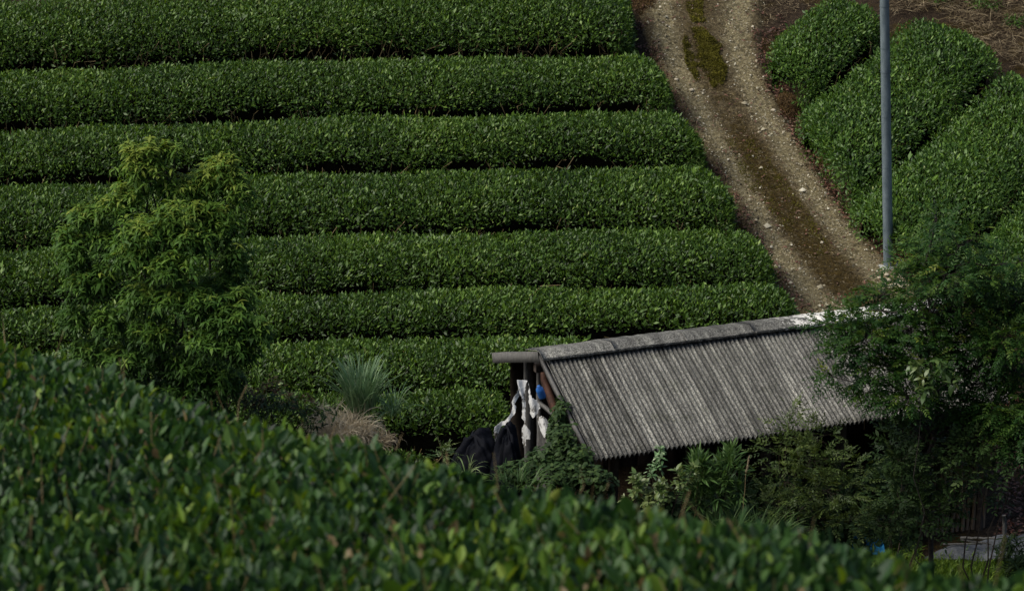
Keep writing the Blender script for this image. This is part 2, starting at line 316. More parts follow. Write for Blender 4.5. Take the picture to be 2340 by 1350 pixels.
def track_pts(N, c0, c1, t0=0, t1=1):
    t = t0+(t1-t0)*R_.rand(N); c = c0+(c1-c0)*R_.rand(N)
    a = np.stack([np.interp(t, tt, Lw[:, i]) for i in range(2)], -1); b = np.stack([np.interp(t, tt, Rw[:, i]) for i in range(2)], -1)
    q = a*(1-(c[:, None]+1)/2)+b*((c[:, None]+1)/2); return np.concatenate([q, terr(q[:, 0], q[:, 1])[:, None]+.075*(1-sstep(.92, 1.06, np.abs(c)))[:, None]+.008], -1)
# gravel: small angular pebbles
PEB = (np.array([[1, 0, .0], [0, 1, 0], [-1, 0, 0], [0, -.8, 0], [.1, .1, .7]], float), [np.array([[0, 1, 4], [1, 2, 4], [2, 3, 4], [3, 0, 4]])])
def pebbles(name, p, size, mat, **k):
    N = len(p); d = unit(N)*np.array([1, 1, .15]); s = size*np.exp(.6*R_.randn(N))
    return cloud(name, p, d, np.array([[0, 0, 1.]])+.4*R_.randn(N, 3), s, s*.8, R_.rand(N), PEB, mat, **k)
M['thatch'] = leafmat('old_straw', [(.05, .036, .02), (.11, .08, .045), (.20, .155, .09), (.36, .29, .18)], .8, .1, spec=.15, big=2.5)
M['bamboo_leaf'] = leafmat('bamboo_leaf', [(.02, .05, .014), (.045, .095, .022), (.08, .145, .035), (.15, .20, .08)], .5, .25, spec=.25)
M['gravel'] = leafmat('gravel_stone', [(.08, .065, .04), (.20, .17, .11), (.32, .29, .20), (.5, .47, .37)], .9, 0, .2)
g1 = np.concatenate([track_pts(5000, -.95, -.35), track_pts(5500, .28, .9), track_pts(2600, -1.05, 1.05)])
pebbles('gravel', g1, .0065, M['gravel'], label='loose pale gravel lying in the wheel ruts of the dirt track', cat='gravel')
# litter + straw
def flatleaves(name, p, L, W, mat, label, cat, up=.25, tmpl=DROOP):
    N = len(p); d = unit(N); d[:, 2] = np.abs(d[:, 2])*up
    return cloud(name, p, d, np.array([[0, 0, 1.]])+.5*R_.randn(N, 3), L*np.exp(.3*R_.randn(N)), W, R_.rand(N), tmpl, mat, label=label, cat=cat)
lit = np.concatenate([track_pts(3000, -1.35, -.85), track_pts(3000, .85, 1.4, .1, 1), track_pts(900, -1, 1)]); lit[:, 2] += .02
cl = noise(lit[:, 0]*2.2, lit[:, 1]*2.2, 1, 3) > -.1
flatleaves('fallen_leaves', lit[cl], .05, .012, M['rust'], 'reddish brown fallen leaves along both edges of the dirt track', 'fallen leaves')
st = np.concatenate([track_pts(5200, -1.15, 1.25), track_pts(3600, -.5, .45)]); st[:, 2] += .006
flatleaves('straw_litter', st, .055, .002, M['thatch'], 'thin dry straw and twigs scattered over the dirt track', 'straw', .12, CURL)
# ------------------------------------------------------------------ tea hedges
ca = np.linspace(0, 1, 201)
def profile(hw, h):
    ph = np.linspace(0, math.pi, 400); c = -np.sign(np.cos(ph))*np.abs(np.cos(ph))**.60*hw; z = h*np.sin(ph)**.46
    s = np.concatenate([[0], np.cumsum(np.hypot(np.diff(c), np.diff(z)))]); return c, z, s/s[-1], s[-1]
def hedge(label, group, line, hw=.80, h=.76, skew=(0, 0), dens=3000, mat=None, rEnd=.55, twigs=40, lenm=.056, seed=1, open_front=1.0, name='tea_hedge'):
    rs = np.random.RandomState(seed); line = np.array(line, float); seg = np.concatenate([[0], np.cumsum(np.linalg.norm(np.diff(line, axis=0), axis=1))]); LT = seg[-1]
    pc, pz, ps, arc = profile(hw, h)
    def surf(s, q, off=0.0):
        c = np.interp(q, ps, pc); z = np.interp(q, ps, pz)
        dist = np.minimum(s, LT-s); e = np.sqrt(np.clip(1-(1-np.clip(dist/rEnd, 0, 1))**2, 0, 1))
        f = s/LT; c = c*e**.6; z = z*e**.42
        c = c*(1+.05*np.sin(s*1.3+seed)+.03*np.sin(s*3.1+seed*2)); z = z*(1+.025*np.sin(s*1.7+seed*3))
        x = np.interp(s, seg, line[:, 0]); y = np.interp(s, seg, line[:, 1])
        x2 = np.interp(np.minimum(s+.25, LT), seg, line[:, 0]); y2 = np.interp(np.minimum(s+.25, LT), seg, line[:, 1])
        x1 = np.interp(np.maximum(s-.25, 0), seg, line[:, 0]); y1 = np.interp(np.maximum(s-.25, 0), seg, line[:, 1])
        tx, ty = x2-x1, y2-y1; tl = np.hypot(tx, ty)+1e-9; tx, ty = tx/tl, ty/tl
        sk = skew[0]*np.clip(1-s/1.8, 0, 1)+skew[1]*np.clip(1-(LT-s)/1.8, 0, 1)
        X = x-ty*c+tx*sk*c; Y = y+tx*c+ty*sk*c
        z0 = terr(x, y); zt = terr(X, Y); base = .5*z0+.5*zt
        return np.stack([X, Y, base+z], -1)
    root = empty(name, (*line[0], float(terr(*line[0]))), label, 'hedge', group)
    Nn = int(dens*arc*LT); s = rs.rand(Nn)*LT; nE = int(Nn*.05); s[:nE] = rs.rand(nE)*rEnd*.5; s[nE:2*nE] = LT-rs.rand(nE)*rEnd*.5
    q = rs.rand(Nn)
    p = surf(s, q); dp = surf(np.minimum(s+.01, LT), q)-surf(np.maximum(s-.01, 0), q); dq = surf(s, np.minimum(q+.004, 1))-surf(s, np.maximum(q-.004, 0))
    n = nrm(np.cross(dp, dq)); cen = surf(s, np.full(Nn, .5))-np.array([0, 0, .45*h]); n = np.where(((p-cen)*n).sum(-1, keepdims=True) < 0, -n, n)
    # holes: leaves thin out low on the front, in irregular bites
    hz = p[:, 2]-terr(p[:, 0], p[:, 1]); nz = noise(s*2.3+seed*7, q*6, 1, seed % 4); endm = sstep(.25, .75, np.minimum(s, LT-s)); fr = open_front*endm; low = 1-sstep(.15+.40*fr, .62+.31*fr, hz/h)
    pr = 1-low*(.15+.25*fr+.85*sstep(-.30, .22, nz))-.55*fr*(1-sstep(.45, .72, hz/h))-.5*sstep(.22, .5, nz)*(1-sstep(.55, .95, hz/h)); pr = np.where(q > .72, .3, pr)
    k = (rs.rand(Nn) < pr) & (hz > .04); p, n, s, q, hz, low, nz = p[k], n[k], s[k], q[k], hz[k], low[k], nz[k]; Nn = len(p)
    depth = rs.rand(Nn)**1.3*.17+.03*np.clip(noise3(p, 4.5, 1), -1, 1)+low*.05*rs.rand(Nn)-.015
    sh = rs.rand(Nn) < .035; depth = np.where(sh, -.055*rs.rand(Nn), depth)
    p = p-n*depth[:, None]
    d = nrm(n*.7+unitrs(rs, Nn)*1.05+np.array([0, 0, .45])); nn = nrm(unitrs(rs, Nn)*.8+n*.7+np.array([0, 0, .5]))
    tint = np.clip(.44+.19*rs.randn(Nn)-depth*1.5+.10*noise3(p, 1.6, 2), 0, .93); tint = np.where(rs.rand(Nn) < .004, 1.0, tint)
    L = lenm*.97*np.exp(.28*rs.randn(Nn)); W = L*.19
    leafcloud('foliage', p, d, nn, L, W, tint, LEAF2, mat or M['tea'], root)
    # inner twig mass, its near-black colour stands in for shade between leaves
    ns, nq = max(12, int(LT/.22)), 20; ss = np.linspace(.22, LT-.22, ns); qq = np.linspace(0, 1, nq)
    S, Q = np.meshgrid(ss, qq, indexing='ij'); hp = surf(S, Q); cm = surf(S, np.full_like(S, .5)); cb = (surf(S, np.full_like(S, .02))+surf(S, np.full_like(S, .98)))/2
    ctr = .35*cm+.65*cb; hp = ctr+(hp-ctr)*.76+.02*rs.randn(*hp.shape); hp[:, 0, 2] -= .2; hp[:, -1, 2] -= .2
    mesh_np('inner_shade_mass', hp.reshape(-1, 3)-np.array(root.location), [grid_faces(ns, nq)], M['hull'], root)
    ln = []
    for _ in range(int(twigs)):
        s0 = rs.rand()*LT; a = surf(np.array([s0]), np.array([.5]))[0]; g = surf(np.array([s0+rs.randn()*.1]), np.array([.03]))[0]; c = .75*g+.25*a; c[2] = terr(c[0], c[1])
        top = surf(np.array([np.clip(s0+rs.randn()*.25, 0, LT)]), np.array([.05+.16*rs.rand()]))[0]; ln.append((curve(c, top-.02, 5, .35), np.linspace(.012, .005, 5)))
    if ln: tubes('stem', ln, M['branch_tan'], root, 4, 'stuff')
    return root
def unitrs(rs, N): return nrm(rs.randn(N, 3))
ROWV = [-52, 125, 265, 385, 530, 668, 778, 900, 1004]
ENDU = [(1438, 1447), (1488, 1546), (1560, 1620), (1628, 1690), (1728, 1778), (1785, 1838), (1370, 1370), (1165, 1168), (990, 1010)]
RL = ['top tea row, cut off by the upper frame edge, ending at a brown bank', 'second tea row from the top, its right end beside the mossy hump of the track',
      'third tea row from the top, directly above the yellow tips of the young tree', 'fourth tea row from the top, behind the upper crown of the young tree',
      'fifth tea row from the top, behind the middle of the young tree', 'sixth tea row from the top, ending just above the shed roof by the track',
      'seventh tea row from the top, running straight into the shed ridge', 'eighth tea row from the top, behind the green reed tuft and touching the ridge end',
      'lowest long tea row, behind the straw clump and left of the torn white film']
RL[8] = 'olive green lowest tea bush strip between straw clump and black sheeting'
RL[7] = 'tea row level with the torn white film, behind the straw clump'
RL[6] = 'tea row behind the green reed tuft, meeting the left end of the shed ridge'
ts = []
for i, v in enumerate(ROWV):
    g = ground(1000, v-22, .78, 26, 60); ts.append(g[1]-bend(g[0]))
print('row t', [round(float(t), 2) for t in ts])
for i, v in enumerate(ROWV):
    back = ts[i]; front = ts[i+1] if i < 8 else ts[i]-1.5
    hw = (back-front-.23)/2 if i < 8 else .6; tc = back-hw+.05
    u0, u1 = ENDU[i]
    gb = ground(u0, v, .7, 26, 60); xe = gb[0]
    gf = ground(u1, (ROWV[i+1] if i < 8 else 1040)-6, .25, 26, 60); sk = -(gf[0]-gb[0])/(2*hw); xc = (gb[0]+gf[0])/2
    x0 = -9.2 if i < 7 else -8.5
    xs_ = np.linspace(x0, xc, 60); line = np.stack([xs_, tc+bend(xs_)], -1)
    hedge(RL[i], 'long tea rows on the hillside left of the track', line, hw=hw, h=.78 if i < 8 else .6, skew=(0, sk*.9), seed=i+3, twigs=170, mat=M['tea'], rEnd=.34)
# right-hand rows running up the slope
RR = [((1736, 105), (1885, -35), (1850, 195), (2045, 55), 'short rounded tea row at the top right, nearest to the track'),
      ((1812, 240), (2075, 2), (1948, 440), (2305, 135), 'tea row that passes behind the upper part of the steel pole'),
      ((1946, 450), (2285, 95), (2125, 590), (2470, 335), 'tea row whose lower end lies right behind the foot of the steel pole'),
      ((2185, 565), (2440, 295), (2340, 760), (2620, 500), 'tea row cut off by the right frame edge below the other slanting rows'),
      ((2370, 740), (2620, 505), (2470, 880), (2720, 680), 'lowest slanting tea row in the right corner behind the fine leaved tree')]
for i, (p0, p1, q0, q1, lab) in enumerate(RR):
    A0, A1 = ground(*p0, .66)[:2], ground(*p1, .66)[:2]; Q0, Q1 = ground(*q0, .66)[:2], ground(*q1, .66)[:2]
    dr = nrm((A1-A0)+(Q1-Q0)); nl = np.array([-dr[1], dr[0]]); hw = ((A0-Q0)@nl+(A1-Q1)@nl)/4-.03
    c0, c1 = (A0+Q0)/2, (A1+Q1)/2; f = np.linspace(0, 1, 30)[:, None]; print('rrow', hw, c0, c1)
    hedge(lab, 'slanting tea rows right of the track', c0*(1-f)+c1*f, hw=hw, h=.78, skew=(((A0-Q0)@dr)/(2*hw), ((A1-Q1)@dr)/(2*hw)), seed=i+31, twigs=14, mat=M['tea_right'], rEnd=.42, open_front=.7)
# ------------------------------------------------------------------ near, out of focus tea hedge
def near_hedge():
    rs = np.random.RandomState(99); root = empty('tea_hedge', (*C1[:2], float(terr(*C1[:2]))), 'large blurred tea hedge filling the foreground, sloping down to the right', 'hedge')
    def surf(a, e):    # a along crest, e across (e>0 beyond crest)
        x = C0[0]+CD[0]*a+CN[0]*e; y = C0[1]+CD[1]*a+CN[1]*e
        z = C0[2]+KA*a+np.where(e < 0, KB*e, 0)-.85*(1-np.sqrt(np.clip(1-(np.clip(e+.25, 0, .85)/.86)**2.6, 0, 1)))
        z = z-.095*np.sin(np.pi*np.clip(a/CL, 0, 1))+.012*noise(x, y, 1.4)+.02*noise(x*3, y*3, 1, 1); return np.stack([x, y, z], -1)
    N = 110000; a = -2.5+(CL+4)*rs.rand(N); e = .6-3.9*rs.rand(N); p = surf(a, e)
    n = nrm(np.cross(surf(a+.02, e)-surf(a-.02, e), surf(a, e+.01)-surf(a, e-.01))); n = np.where(n[:, 2:3] < 0, -n, n)
    r = p-np.array([0, 0, H]); D = r@FW; u = 1170+FPX*r[:, 0]/D; v = 675-FPX*(r@UP)/D
    k = (u > -500) & (u < 2840) & (v < 1750) & (v > 300) & (D > 3); p, n, u, v, D = p[k], n[k], u[k], v[k], D[k]; N = len(p)
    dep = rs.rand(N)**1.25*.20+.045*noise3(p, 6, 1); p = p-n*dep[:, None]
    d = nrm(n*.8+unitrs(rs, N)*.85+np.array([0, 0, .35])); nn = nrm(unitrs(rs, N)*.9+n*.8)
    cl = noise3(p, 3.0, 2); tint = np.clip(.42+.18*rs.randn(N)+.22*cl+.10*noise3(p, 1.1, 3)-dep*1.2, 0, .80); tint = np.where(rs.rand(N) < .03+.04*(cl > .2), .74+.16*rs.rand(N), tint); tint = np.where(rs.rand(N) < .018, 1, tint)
    L = .046*np.exp(.25*rs.randn(N)); sc_ = np.where((dep < .02) & (u > 0) & (u < 2340) & (v < 1345), L/D, 0)
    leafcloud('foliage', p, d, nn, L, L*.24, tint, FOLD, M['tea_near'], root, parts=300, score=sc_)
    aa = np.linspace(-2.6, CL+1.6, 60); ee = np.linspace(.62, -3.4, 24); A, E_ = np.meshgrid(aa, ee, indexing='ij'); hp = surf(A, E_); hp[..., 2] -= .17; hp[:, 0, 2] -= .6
    mesh_np('inner_shade_mass', hp.reshape(-1, 3)-np.array(root.location), [grid_faces(60, 24)], M['hull'], root)  # near-black hull, shade below the leaves put into its colour
    ln = []
    for _ in range(900):
        b = surf(-1+(CL+2)*rs.rand(), .3-3*rs.rand()); t = b+rs.randn(3)*.07+np.array([0, 0, .01]); b = b-np.array([0, 0, .18]); ln.append((curve(b, t, 4, .3), np.linspace(.003, .0015, 4)))
    tubes('stem', ln, M['branch_tan'], root, 3, 'stuff')
near_hedge()
# ------------------------------------------------------------------ shed (local: x along the ridge, y to the back, z up)
shed = empty('shed', (RIDGE[0], RIDGE[1], 0), 'old open sided shed with a grey lichen covered corrugated cement roof', 'shed', rz=TH)
zr = RIDGE[2]; TS = RH/RW
def bm_obj(name, bm, mat, parent, smooth=False):
    me = bpy.data.meshes.new(name); bm.to_mesh(me); bm.free(); me.materials.append(mat)
    if smooth:
        for f in me.polygons: f.use_smooth = True
    o = bpy.data.objects.new(name, me); COL.objects.link(o); o.parent = parent; return o
def bar(name, p0, p1, wd, hg, mat, parent, wob=.004, n=6, upv=(0, 0, 1)):
    """rectangular bar between two points with slightly uneven edges"""
    p0 = np.array(p0, float); p1 = np.array(p1, float); t = nrm(p1-p0); x = nrm(np.cross(t, np.array(upv, float))); z = np.cross(x, t); V = []
    for i in range(n):
        c = p0+(p1-p0)*i/(n-1)+R_.randn(3)*wob
        for sx, sz in ((-1, -1), (1, -1), (1, 1), (-1, 1)): V.append(c+x*sx*wd/2*(1+.05*R_.randn())+z*sz*hg/2*(1+.05*R_.randn()))
    F = [grid_faces(n, 4, True), np.array([[3, 2, 1, 0], [4*n-4, 4*n-3, 4*n-2, 4*n-1]])]
    return mesh_np(name, V, F, mat, parent)
def sheet(x0, x1, side, jig):
    nx = int(round((x1-x0)/.056*10)); ny = 14; xs = np.linspace(x0, x1, nx); s = np.linspace(.0, 1, ny); out = []
    Xg, Sg = np.meshgrid(xs, s, indexing='ij'); ln = RW+jig[0]
    y = -side*Sg*ln; z = zr-TS*Sg*ln+.050*np.abs(np.cos(math.pi*Xg/.056))**.8-.034+jig[1]+jig[2]*(Xg-x0)+.005*np.sin(Xg*2+Sg*5+x0)
    top = np.stack([Xg, y, z], -1); bot = top-np.array([0, 0, .009]); V = np.concatenate([top.reshape(-1, 3), bot.reshape(-1, 3)]); N = nx*ny
    F = grid_faces(nx, ny); fs = [F, F[:, ::-1]+N]
    a = np.arange(ny-1); e1 = np.stack([a, a+1, a+1+N, a+N], -1); b = (nx-1)*ny+a; e2 = np.stack([b+1, b, b+N, b+1+N], -1)
    c = np.arange(nx-1)*ny+ny-1; e3 = np.stack([c, c+ny, c+ny+N, c+N], -1)
    return mesh_np('roof_sheet', V, [F, F[:, ::-1]+N, e1, e2, e3], M['roof'], shed, smooth=True)
nS = 8; wS = (SL+.02)/nS
for i in range(nS):
    for side in (1, -1):
        sheet(i*wS, (i+1)*wS+.045, side, (R_.uniform(-.008, .008)+(.012 if side > 0 else 0), .004*(i % 2)+R_.uniform(0, .004), -.004))
# ridge caps: folded sheet with a rolled lower edge
capP = [(.44, -.075), (.36, -.035), (.06, .052), (0, .062), (-.05, .055), (-.145, .018), (-.15, .03), (-.165, .026), (-.165, .008), (-.14, 0)]
for i in range(6):
    xa = -.05+i*(SL+.1)/6; xb = xa+(SL+.1)/6+.03; n = 14; V = []
    for j in range(n):
        x = xa+(xb-xa)*j/(n-1)
        for (yy, zz) in capP: V.append((x, yy+.003*R_.randn(), zr+zz+.004*(i % 2)+.003*R_.randn()))
    m = len(capP); F = grid_faces(n, m); V = np.array(V); V2 = V-np.array([0, 0, .012]); N = len(V)
    b0 = np.arange(m-1); s0 = np.stack([b0, b0+1, b0+1+N, b0+N], -1); s1 = s0[:, ::-1]+(n-1)*m
    mesh_np('ridge_cap', np.concatenate([V, V2]), [F[:, ::-1], F+N, s0, s1], M['cap'], shed)
# barge boards on the left gable, gutter-less fascia
bar('barge_board', (-.03, .02, zr-.015), (-.03, RW, zr-TS*RW-.02+.035), .03, .125, M['wood'], shed, .002)
bar('barge_board', (-.03, -.0, zr-.03), (-.03, -RW*.97, zr-TS*RW*.97-.035), .03, .07, M['wood'], shed, .002)
bar('barge_board', (SL+.03, .02, zr-.03), (SL+.03, RW, zr-TS*RW-.03), .03, .09, M['wood'], shed, .002)
# frame
WF = -RW+.32; WB = RW-.25
for x in np.linspace(.35, SL-.12, 6):
    for y in (WF, WB): bar('post', (x, y, -.1), (x+.01, y, zr-TS*abs(y)-.06), .09, .09, M['darkwood'], shed, upv=(0, 1, 0))
    bar('rafter', (x, 0, zr-.07), (x, WF-.2, zr+TS*(WF-.2)-.07), .05, .07, M['darkwood'], shed)
    bar('rafter', (x, 0, zr-.07), (x, WB+.15, zr-TS*(WB+.15)-.07), .05, .07, M['darkwood'], shed)
bar('ridge_beam', (-.1, 0, zr-.13), (SL, 0, zr-.13), .08, .1, M['darkwood'], shed)
bar('eave_beam', (.1, WF, zr+TS*WF-.11), (SL+.02, WF, zr+TS*WF-.11), .07, .08, M['darkwood'], shed)
bar('eave_beam', (.1, WB, zr-TS*WB-.11), (SL+.02, WB, zr-TS*WB-.11), .07, .08, M['darkwood'], shed)
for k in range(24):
    x = .12+k*(SL-.16)/24; bar('back_blackout_board', (x+.1, WB+.05+.004*(k % 2), 0), (x+.1, WB+.05, zr-TS*WB-.1), .205, .018, M['darkwood'], shed, .002, 3, (0, 1, 0))  # back wall boards added to block light and keep the interior dark
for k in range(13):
    y = WF+.12+k*(WB-WF-.1)/13; bar('side_blackout_board', (SL-.03, y+.05, 0), (SL-.03, y+.05, zr-TS*abs(y+.05)-.05), .018, .21, M['darkwood'], shed, .002, 3, (0, 1, 0))  # unseen right gable boards, added to keep light out of the shed
# slatted screen along the right part of the front, dim boards further left
for k in range(17):
    x = 3.98+k*.069; bar('slat', (x, WF-.03+.008*(k % 2), .02), (x+R_.randn()*.008, WF-.03, .86+.05*R_.randn()), .042, .02, M['bamboo'], shed, .003, 4, (0, 1, 0))
bar('slat_rail', (3.9, WF+.015, .5), (SL, WF+.015, .52), .03, .06, M['darkwood'], shed)
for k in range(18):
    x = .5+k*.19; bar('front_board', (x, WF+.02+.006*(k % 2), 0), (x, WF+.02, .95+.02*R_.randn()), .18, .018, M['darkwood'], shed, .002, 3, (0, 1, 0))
# left gable: grey posts, rails, reddish braces
bar('post', (.0, .45, 0), (.0, .47, zr-.24), .10, .06, M['wood'], shed, .003, 6, (0, 1, 0))
bar('post', (.02, .15, 0), (.02, .16, zr-.13), .05, .06, M['wood'], shed, .003, 6, (0, 1, 0))
bar('rail', (0, .12, zr-.62), (0, -1.0, zr-.58), .04, .04, M['wood'], shed)
bar('brace', (.05, .25, zr-.2), (.02, -.42, zr-.62), .06, .11, M['redwood'], shed)
bar('brace', (.12, .1, zr-.16), (.12, -.75, zr-.45), .05, .05, M['wood'], shed)
bar('post', (4.3, WF-.1, .95), (4.3, WF-.1, zr+TS*WF-.16), .06, .05, M['redwood'], shed, .003, 4, (0, 1, 0))
# corrugated side panel low on the gable
nx, nz = 60, 6; yy = np.linspace(.15, -.35, nx); zz = np.linspace(.75, 1.45, nz); Yg, Zg = np.meshgrid(yy, zz, indexing='ij')
mesh_np('side_panel', np.stack([.0+.012*np.sin(Yg*2*math.pi/.063), Yg, Zg], -1).reshape(-1, 3), [grid_faces(nx, nz)], M['wood'], shed, smooth=True)
# ------------------------------------------------------------------ torn film, sheeting
def poly_sheet(name, outline, D, mat, label, cat, thick=.006, warp=.09, group=None, cell=.03):
    """torn sheet with its own distance, size and thickness, cut from a fine grid with folds"""
    oo = []
    for i, (u, v) in enumerate(outline):
        u2, v2 = outline[(i+1) % len(outline)]; m = max(1, int(math.hypot(u2-u, v2-v)/4))
        for j in range(m): oo.append((u+(u2-u)*j/m+R_.uniform(-1.2, 1.2), v+(v2-v)*j/m+R_.uniform(-1.2, 1.2)))
    pts = np.array([P(u, v, D) for (u, v) in oo])
    o0 = pts.mean(0); bm = bmesh.new(); vs_ = [bm.verts.new(tuple(p-o0)) for p in pts]; bm.faces.new(vs_)
    bmesh.ops.triangulate(bm, faces=bm.faces[:]); 
    for _ in range(3): bmesh.ops.subdivide_edges(bm, edges=[e for e in bm.edges if e.calc_length() > cell], cuts=1); bmesh.ops.triangulate(bm, faces=bm.faces[:])
    for v in bm.verts:
        c = np.array(v.co); f = float(noise3(c*np.array([9, 9, 2.5]), 1.8, 2)); v.co.y += warp*f; v.co.x += .3*warp*float(noise3(c, 11, 1))
    r = bmesh.ops.extrude_face_region(bm, geom=bm.faces[:])
    for g in r['geom']:
        if isinstance(g, bmesh.types.BMVert): g.co.y += thick
    bmesh.ops.recalc_face_normals(bm, faces=bm.faces[:])
    o = bm_obj(name, bm, mat, None, False); o.location = tuple(o0); return prop(o, label, cat, group)
Dg = 29.75
poly_sheet('torn_film', [(1184, 866), (1205, 868), (1203, 902), (1198, 930), (1199, 965), (1212, 985), (1210, 1000), (1200, 1003), (1203, 1018), (1199, 1028), (1195, 1008), (1192, 985), (1196, 960), (1190, 955), (1193, 925), (1190, 900), (1184, 893)], Dg,
           M['film'], 'ragged white film hanging down the left grey post of the shed gable', 'plastic film', group='torn white film on the shed gable')
poly_sheet('torn_film', [(1207, 870), (1212, 905), (1225, 912), (1231, 930), (1228, 940), (1216, 953), (1210, 945), (1206, 915)], Dg-.05,
           M['film'], 'short white film flap with a pointed lower tip between the gable posts', 'plastic film', group='torn white film on the shed gable')
poly_sheet('torn_film', [(1185, 888), (1187, 905), (1180, 922), (1186, 930), (1180, 940), (1166, 952), (1160, 965), (1145, 978), (1138, 1000), (1130, 1015), (1131, 990), (1133, 975), (1150, 962), (1164, 944), (1176, 926), (1174, 915), (1180, 903)],
           Dg-.12, M['film'], 'long twisted white film strip blown out to the left over black sheeting', 'plastic film', group='torn white film on the shed gable')
poly_sheet('torn_film', [(1226, 955), (1236, 948), (1246, 952), (1252, 965), (1248, 975), (1254, 985), (1262, 990), (1258, 1010), (1250, 1012), (1244, 1000), (1234, 990), (1228, 972)], Dg-.1,
           M['film'], 'ragged white film patch lying against the corrugated panel of the gable', 'plastic film', group='torn white film on the shed gable')
def lump(name, c, size, rz, mat, label, cat, tilt=0, fold=.13, group=None, n=40, pw=.75):
    """folded sheeting over a heap; c on its ground"""
    th = np.linspace(0, math.pi*.5, n//2); ph = np.linspace(0, 2*math.pi, n, endpoint=False); T, Pp = np.meshgrid(th, ph, indexing='ij')
    d = np.stack([np.sin(T)*np.cos(Pp), np.sin(T)*np.sin(Pp), np.cos(T)], -1); d2 = np.sign(d)*np.abs(d)**pw
    q = d2*np.array(size); q = q*(1+fold*noise(Pp*2+T, Pp*3-T*2, 1, 1)[..., None]+fold*.6*noise(Pp*6, T*5, 1, 2)[..., None]); q[..., 2] += tilt*q[..., 0]
    cs, sn = math.cos(rz), math.sin(rz); q = np.stack([q[..., 0]*cs-q[..., 1]*sn, q[..., 0]*sn+q[..., 1]*cs, q[..., 2]], -1)
    q[-1, :, 2] = -.15
    o = mesh_np(name, q.reshape(-1, 3), [grid_faces(n//2, n, True)[:, ::-1]], mat, None, smooth=True); o.location = tuple(c); return prop(o, label, cat, group)
c = P(1090, 1040, 29.3); c[2] = terr(c[0], c[1]); top = P(1150, 985, 29.6)
lump('black_sheeting', (c[0]-.04, c[1]+.25, c[2]), (.40, .32, max(.4, P(1100, 1018, 29.3)[2]-c[2])), .2, M['black'], 'low black plastic sheeting sloping down left of the torn film', 'plastic sheeting', .35, group='black sheeting at the shed gable')
c = P(1158, 1060, 29.2); c[2] = terr(c[0], c[1])
lump('black_sheeting', c, (.22, .3, P(1158, 972, 29.2)[2]-c[2]), .1, M['black'], 'taller rounded black plastic heap right beside the gable post', 'plastic sheeting', 0, group='black sheeting at the shed gable')
# blue container under the rafters
c = P(1240, 893, 29.5)
t = np.linspace(0, 1, 8); a = np.arange(16)/16*2*math.pi; prof = np.array([.001, .04, .045, .045, .04, .02, .02, .001]); hh = np.array([0, 0, .02, .10, .13, .145, .165, .166])
V = np.stack([prof[:, None]*np.cos(a), prof[:, None]*np.sin(a), np.broadcast_to(hh[:, None], (8, 16))], -1)
o = mesh_np('blue_bottle', V.reshape(-1, 3), [grid_faces(8, 16, True)[:, ::-1]], M['bluebucket'], None, smooth=True); o.location = tuple(c-np.array([0, 0, .08])); o.rotation_euler = (.2, -.3, 0)
prop(o, 'small blue plastic bottle tucked under the gable rafters', 'bottle')
# tarps lying on the yard
def tarp(name, corners, hts, mat, label, cat, n=26):
    c = [ground(*p, 0, 22, 60) for p in corners]; u = np.linspace(0, 1, n); U, Vv = np.meshgrid(u, u, indexing='ij'); U = U[..., None]; Vv = Vv[..., None]
    q = c[0]*(1-U)*(1-Vv)+c[1]*U*(1-Vv)+c[2]*U*Vv+c[3]*(1-U)*Vv; hgt = (hts[0]*(1-U)*(1-Vv)+hts[1]*U*(1-Vv)+hts[2]*U*Vv+hts[3]*(1-U)*Vv)[..., 0]
    env = (np.sin(U*math.pi)*np.sin(Vv*math.pi))[..., 0]
    q[..., 2] = terr(q[..., 0], q[..., 1])+.02+hgt+.05*np.sin(q[..., 0]*5+q[..., 1]*3)*env+.05*noise(q[..., 0]*5, q[..., 1]*4, 1, 2)+.035*np.abs(noise(q[..., 0]*9, q[..., 1]*11, 1, 1))
    o0 = q.reshape(-1, 3).mean(0); q = q.reshape(-1, 3)-o0; N = len(q); F = grid_faces(n, n)
    o = mesh_np(name, np.concatenate([q, q-np.array([0, 0, .008])]), [F, F[:, ::-1]+N], mat, None); o.location = tuple(o0); return prop(o, label, cat)
tarp('grey_tarp', [(2110, 1284), (2400, 1300), (2400, 1250), (2160, 1264)], (0.02, .06, .22, .06), M['greytarp'], 'crumpled silver grey tarp on the grass in the lower right corner', 'tarp')
tarp('blue_tarp', [(1945, 1268), (2025, 1280), (2015, 1258), (1950, 1252)], (.03, .03, .12, .12), M['bluetarp'], 'bright blue tarp scrap seen between near tea leaves under the shrub', 'tarp')
tarp('blue_tarp', [(1850, 1252), (1902, 1258), (1900, 1238), (1855, 1230)], (.03, .03, .12, .12), M['bluebucket'], 'darker blue tarp scrap left of the bright blue one', 'tarp')
def stick(px0, px1, h0, h1, r, label, mat=None):
    a = ground(*px0, h0, 22); b = ground(*px1, h1, 22); a[2] += h0; b[2] += h1
    rt = empty('stick', (0, 0, 0), None, None); o = tubes('stick', [(curve(a, b, 7, .03), np.linspace(r, r*.8, 7))], mat or M['straw'], rt, 6); o.parent = None; bpy.data.objects.remove(rt)
    me = o.data; o0 = a; me.transform(Matrix.Translation(-Vector(a))); o.location = tuple(a); o.name = 'stick'
    if mat is None: me.materials[0] = M['wood']
    return prop(o, label, 'stick')
stick((2195, 1230), (2275, 1230), .22, .30, .016, 'upper pale stick lying across the grey tarp')
stick((2195, 1232), (2265, 1243), .20, .20, .014, 'slanting pale stick just below the upper one on the grey tarp')
stick((2155, 1244), (2245, 1243), .15, .18, .012, 'thin pale stick at the left end of the grey tarp')
g = ground(2299, 1262, 0, 22); rt = empty('stake', g, 'grey wooden stake standing upright at the grey tarp', 'stake')
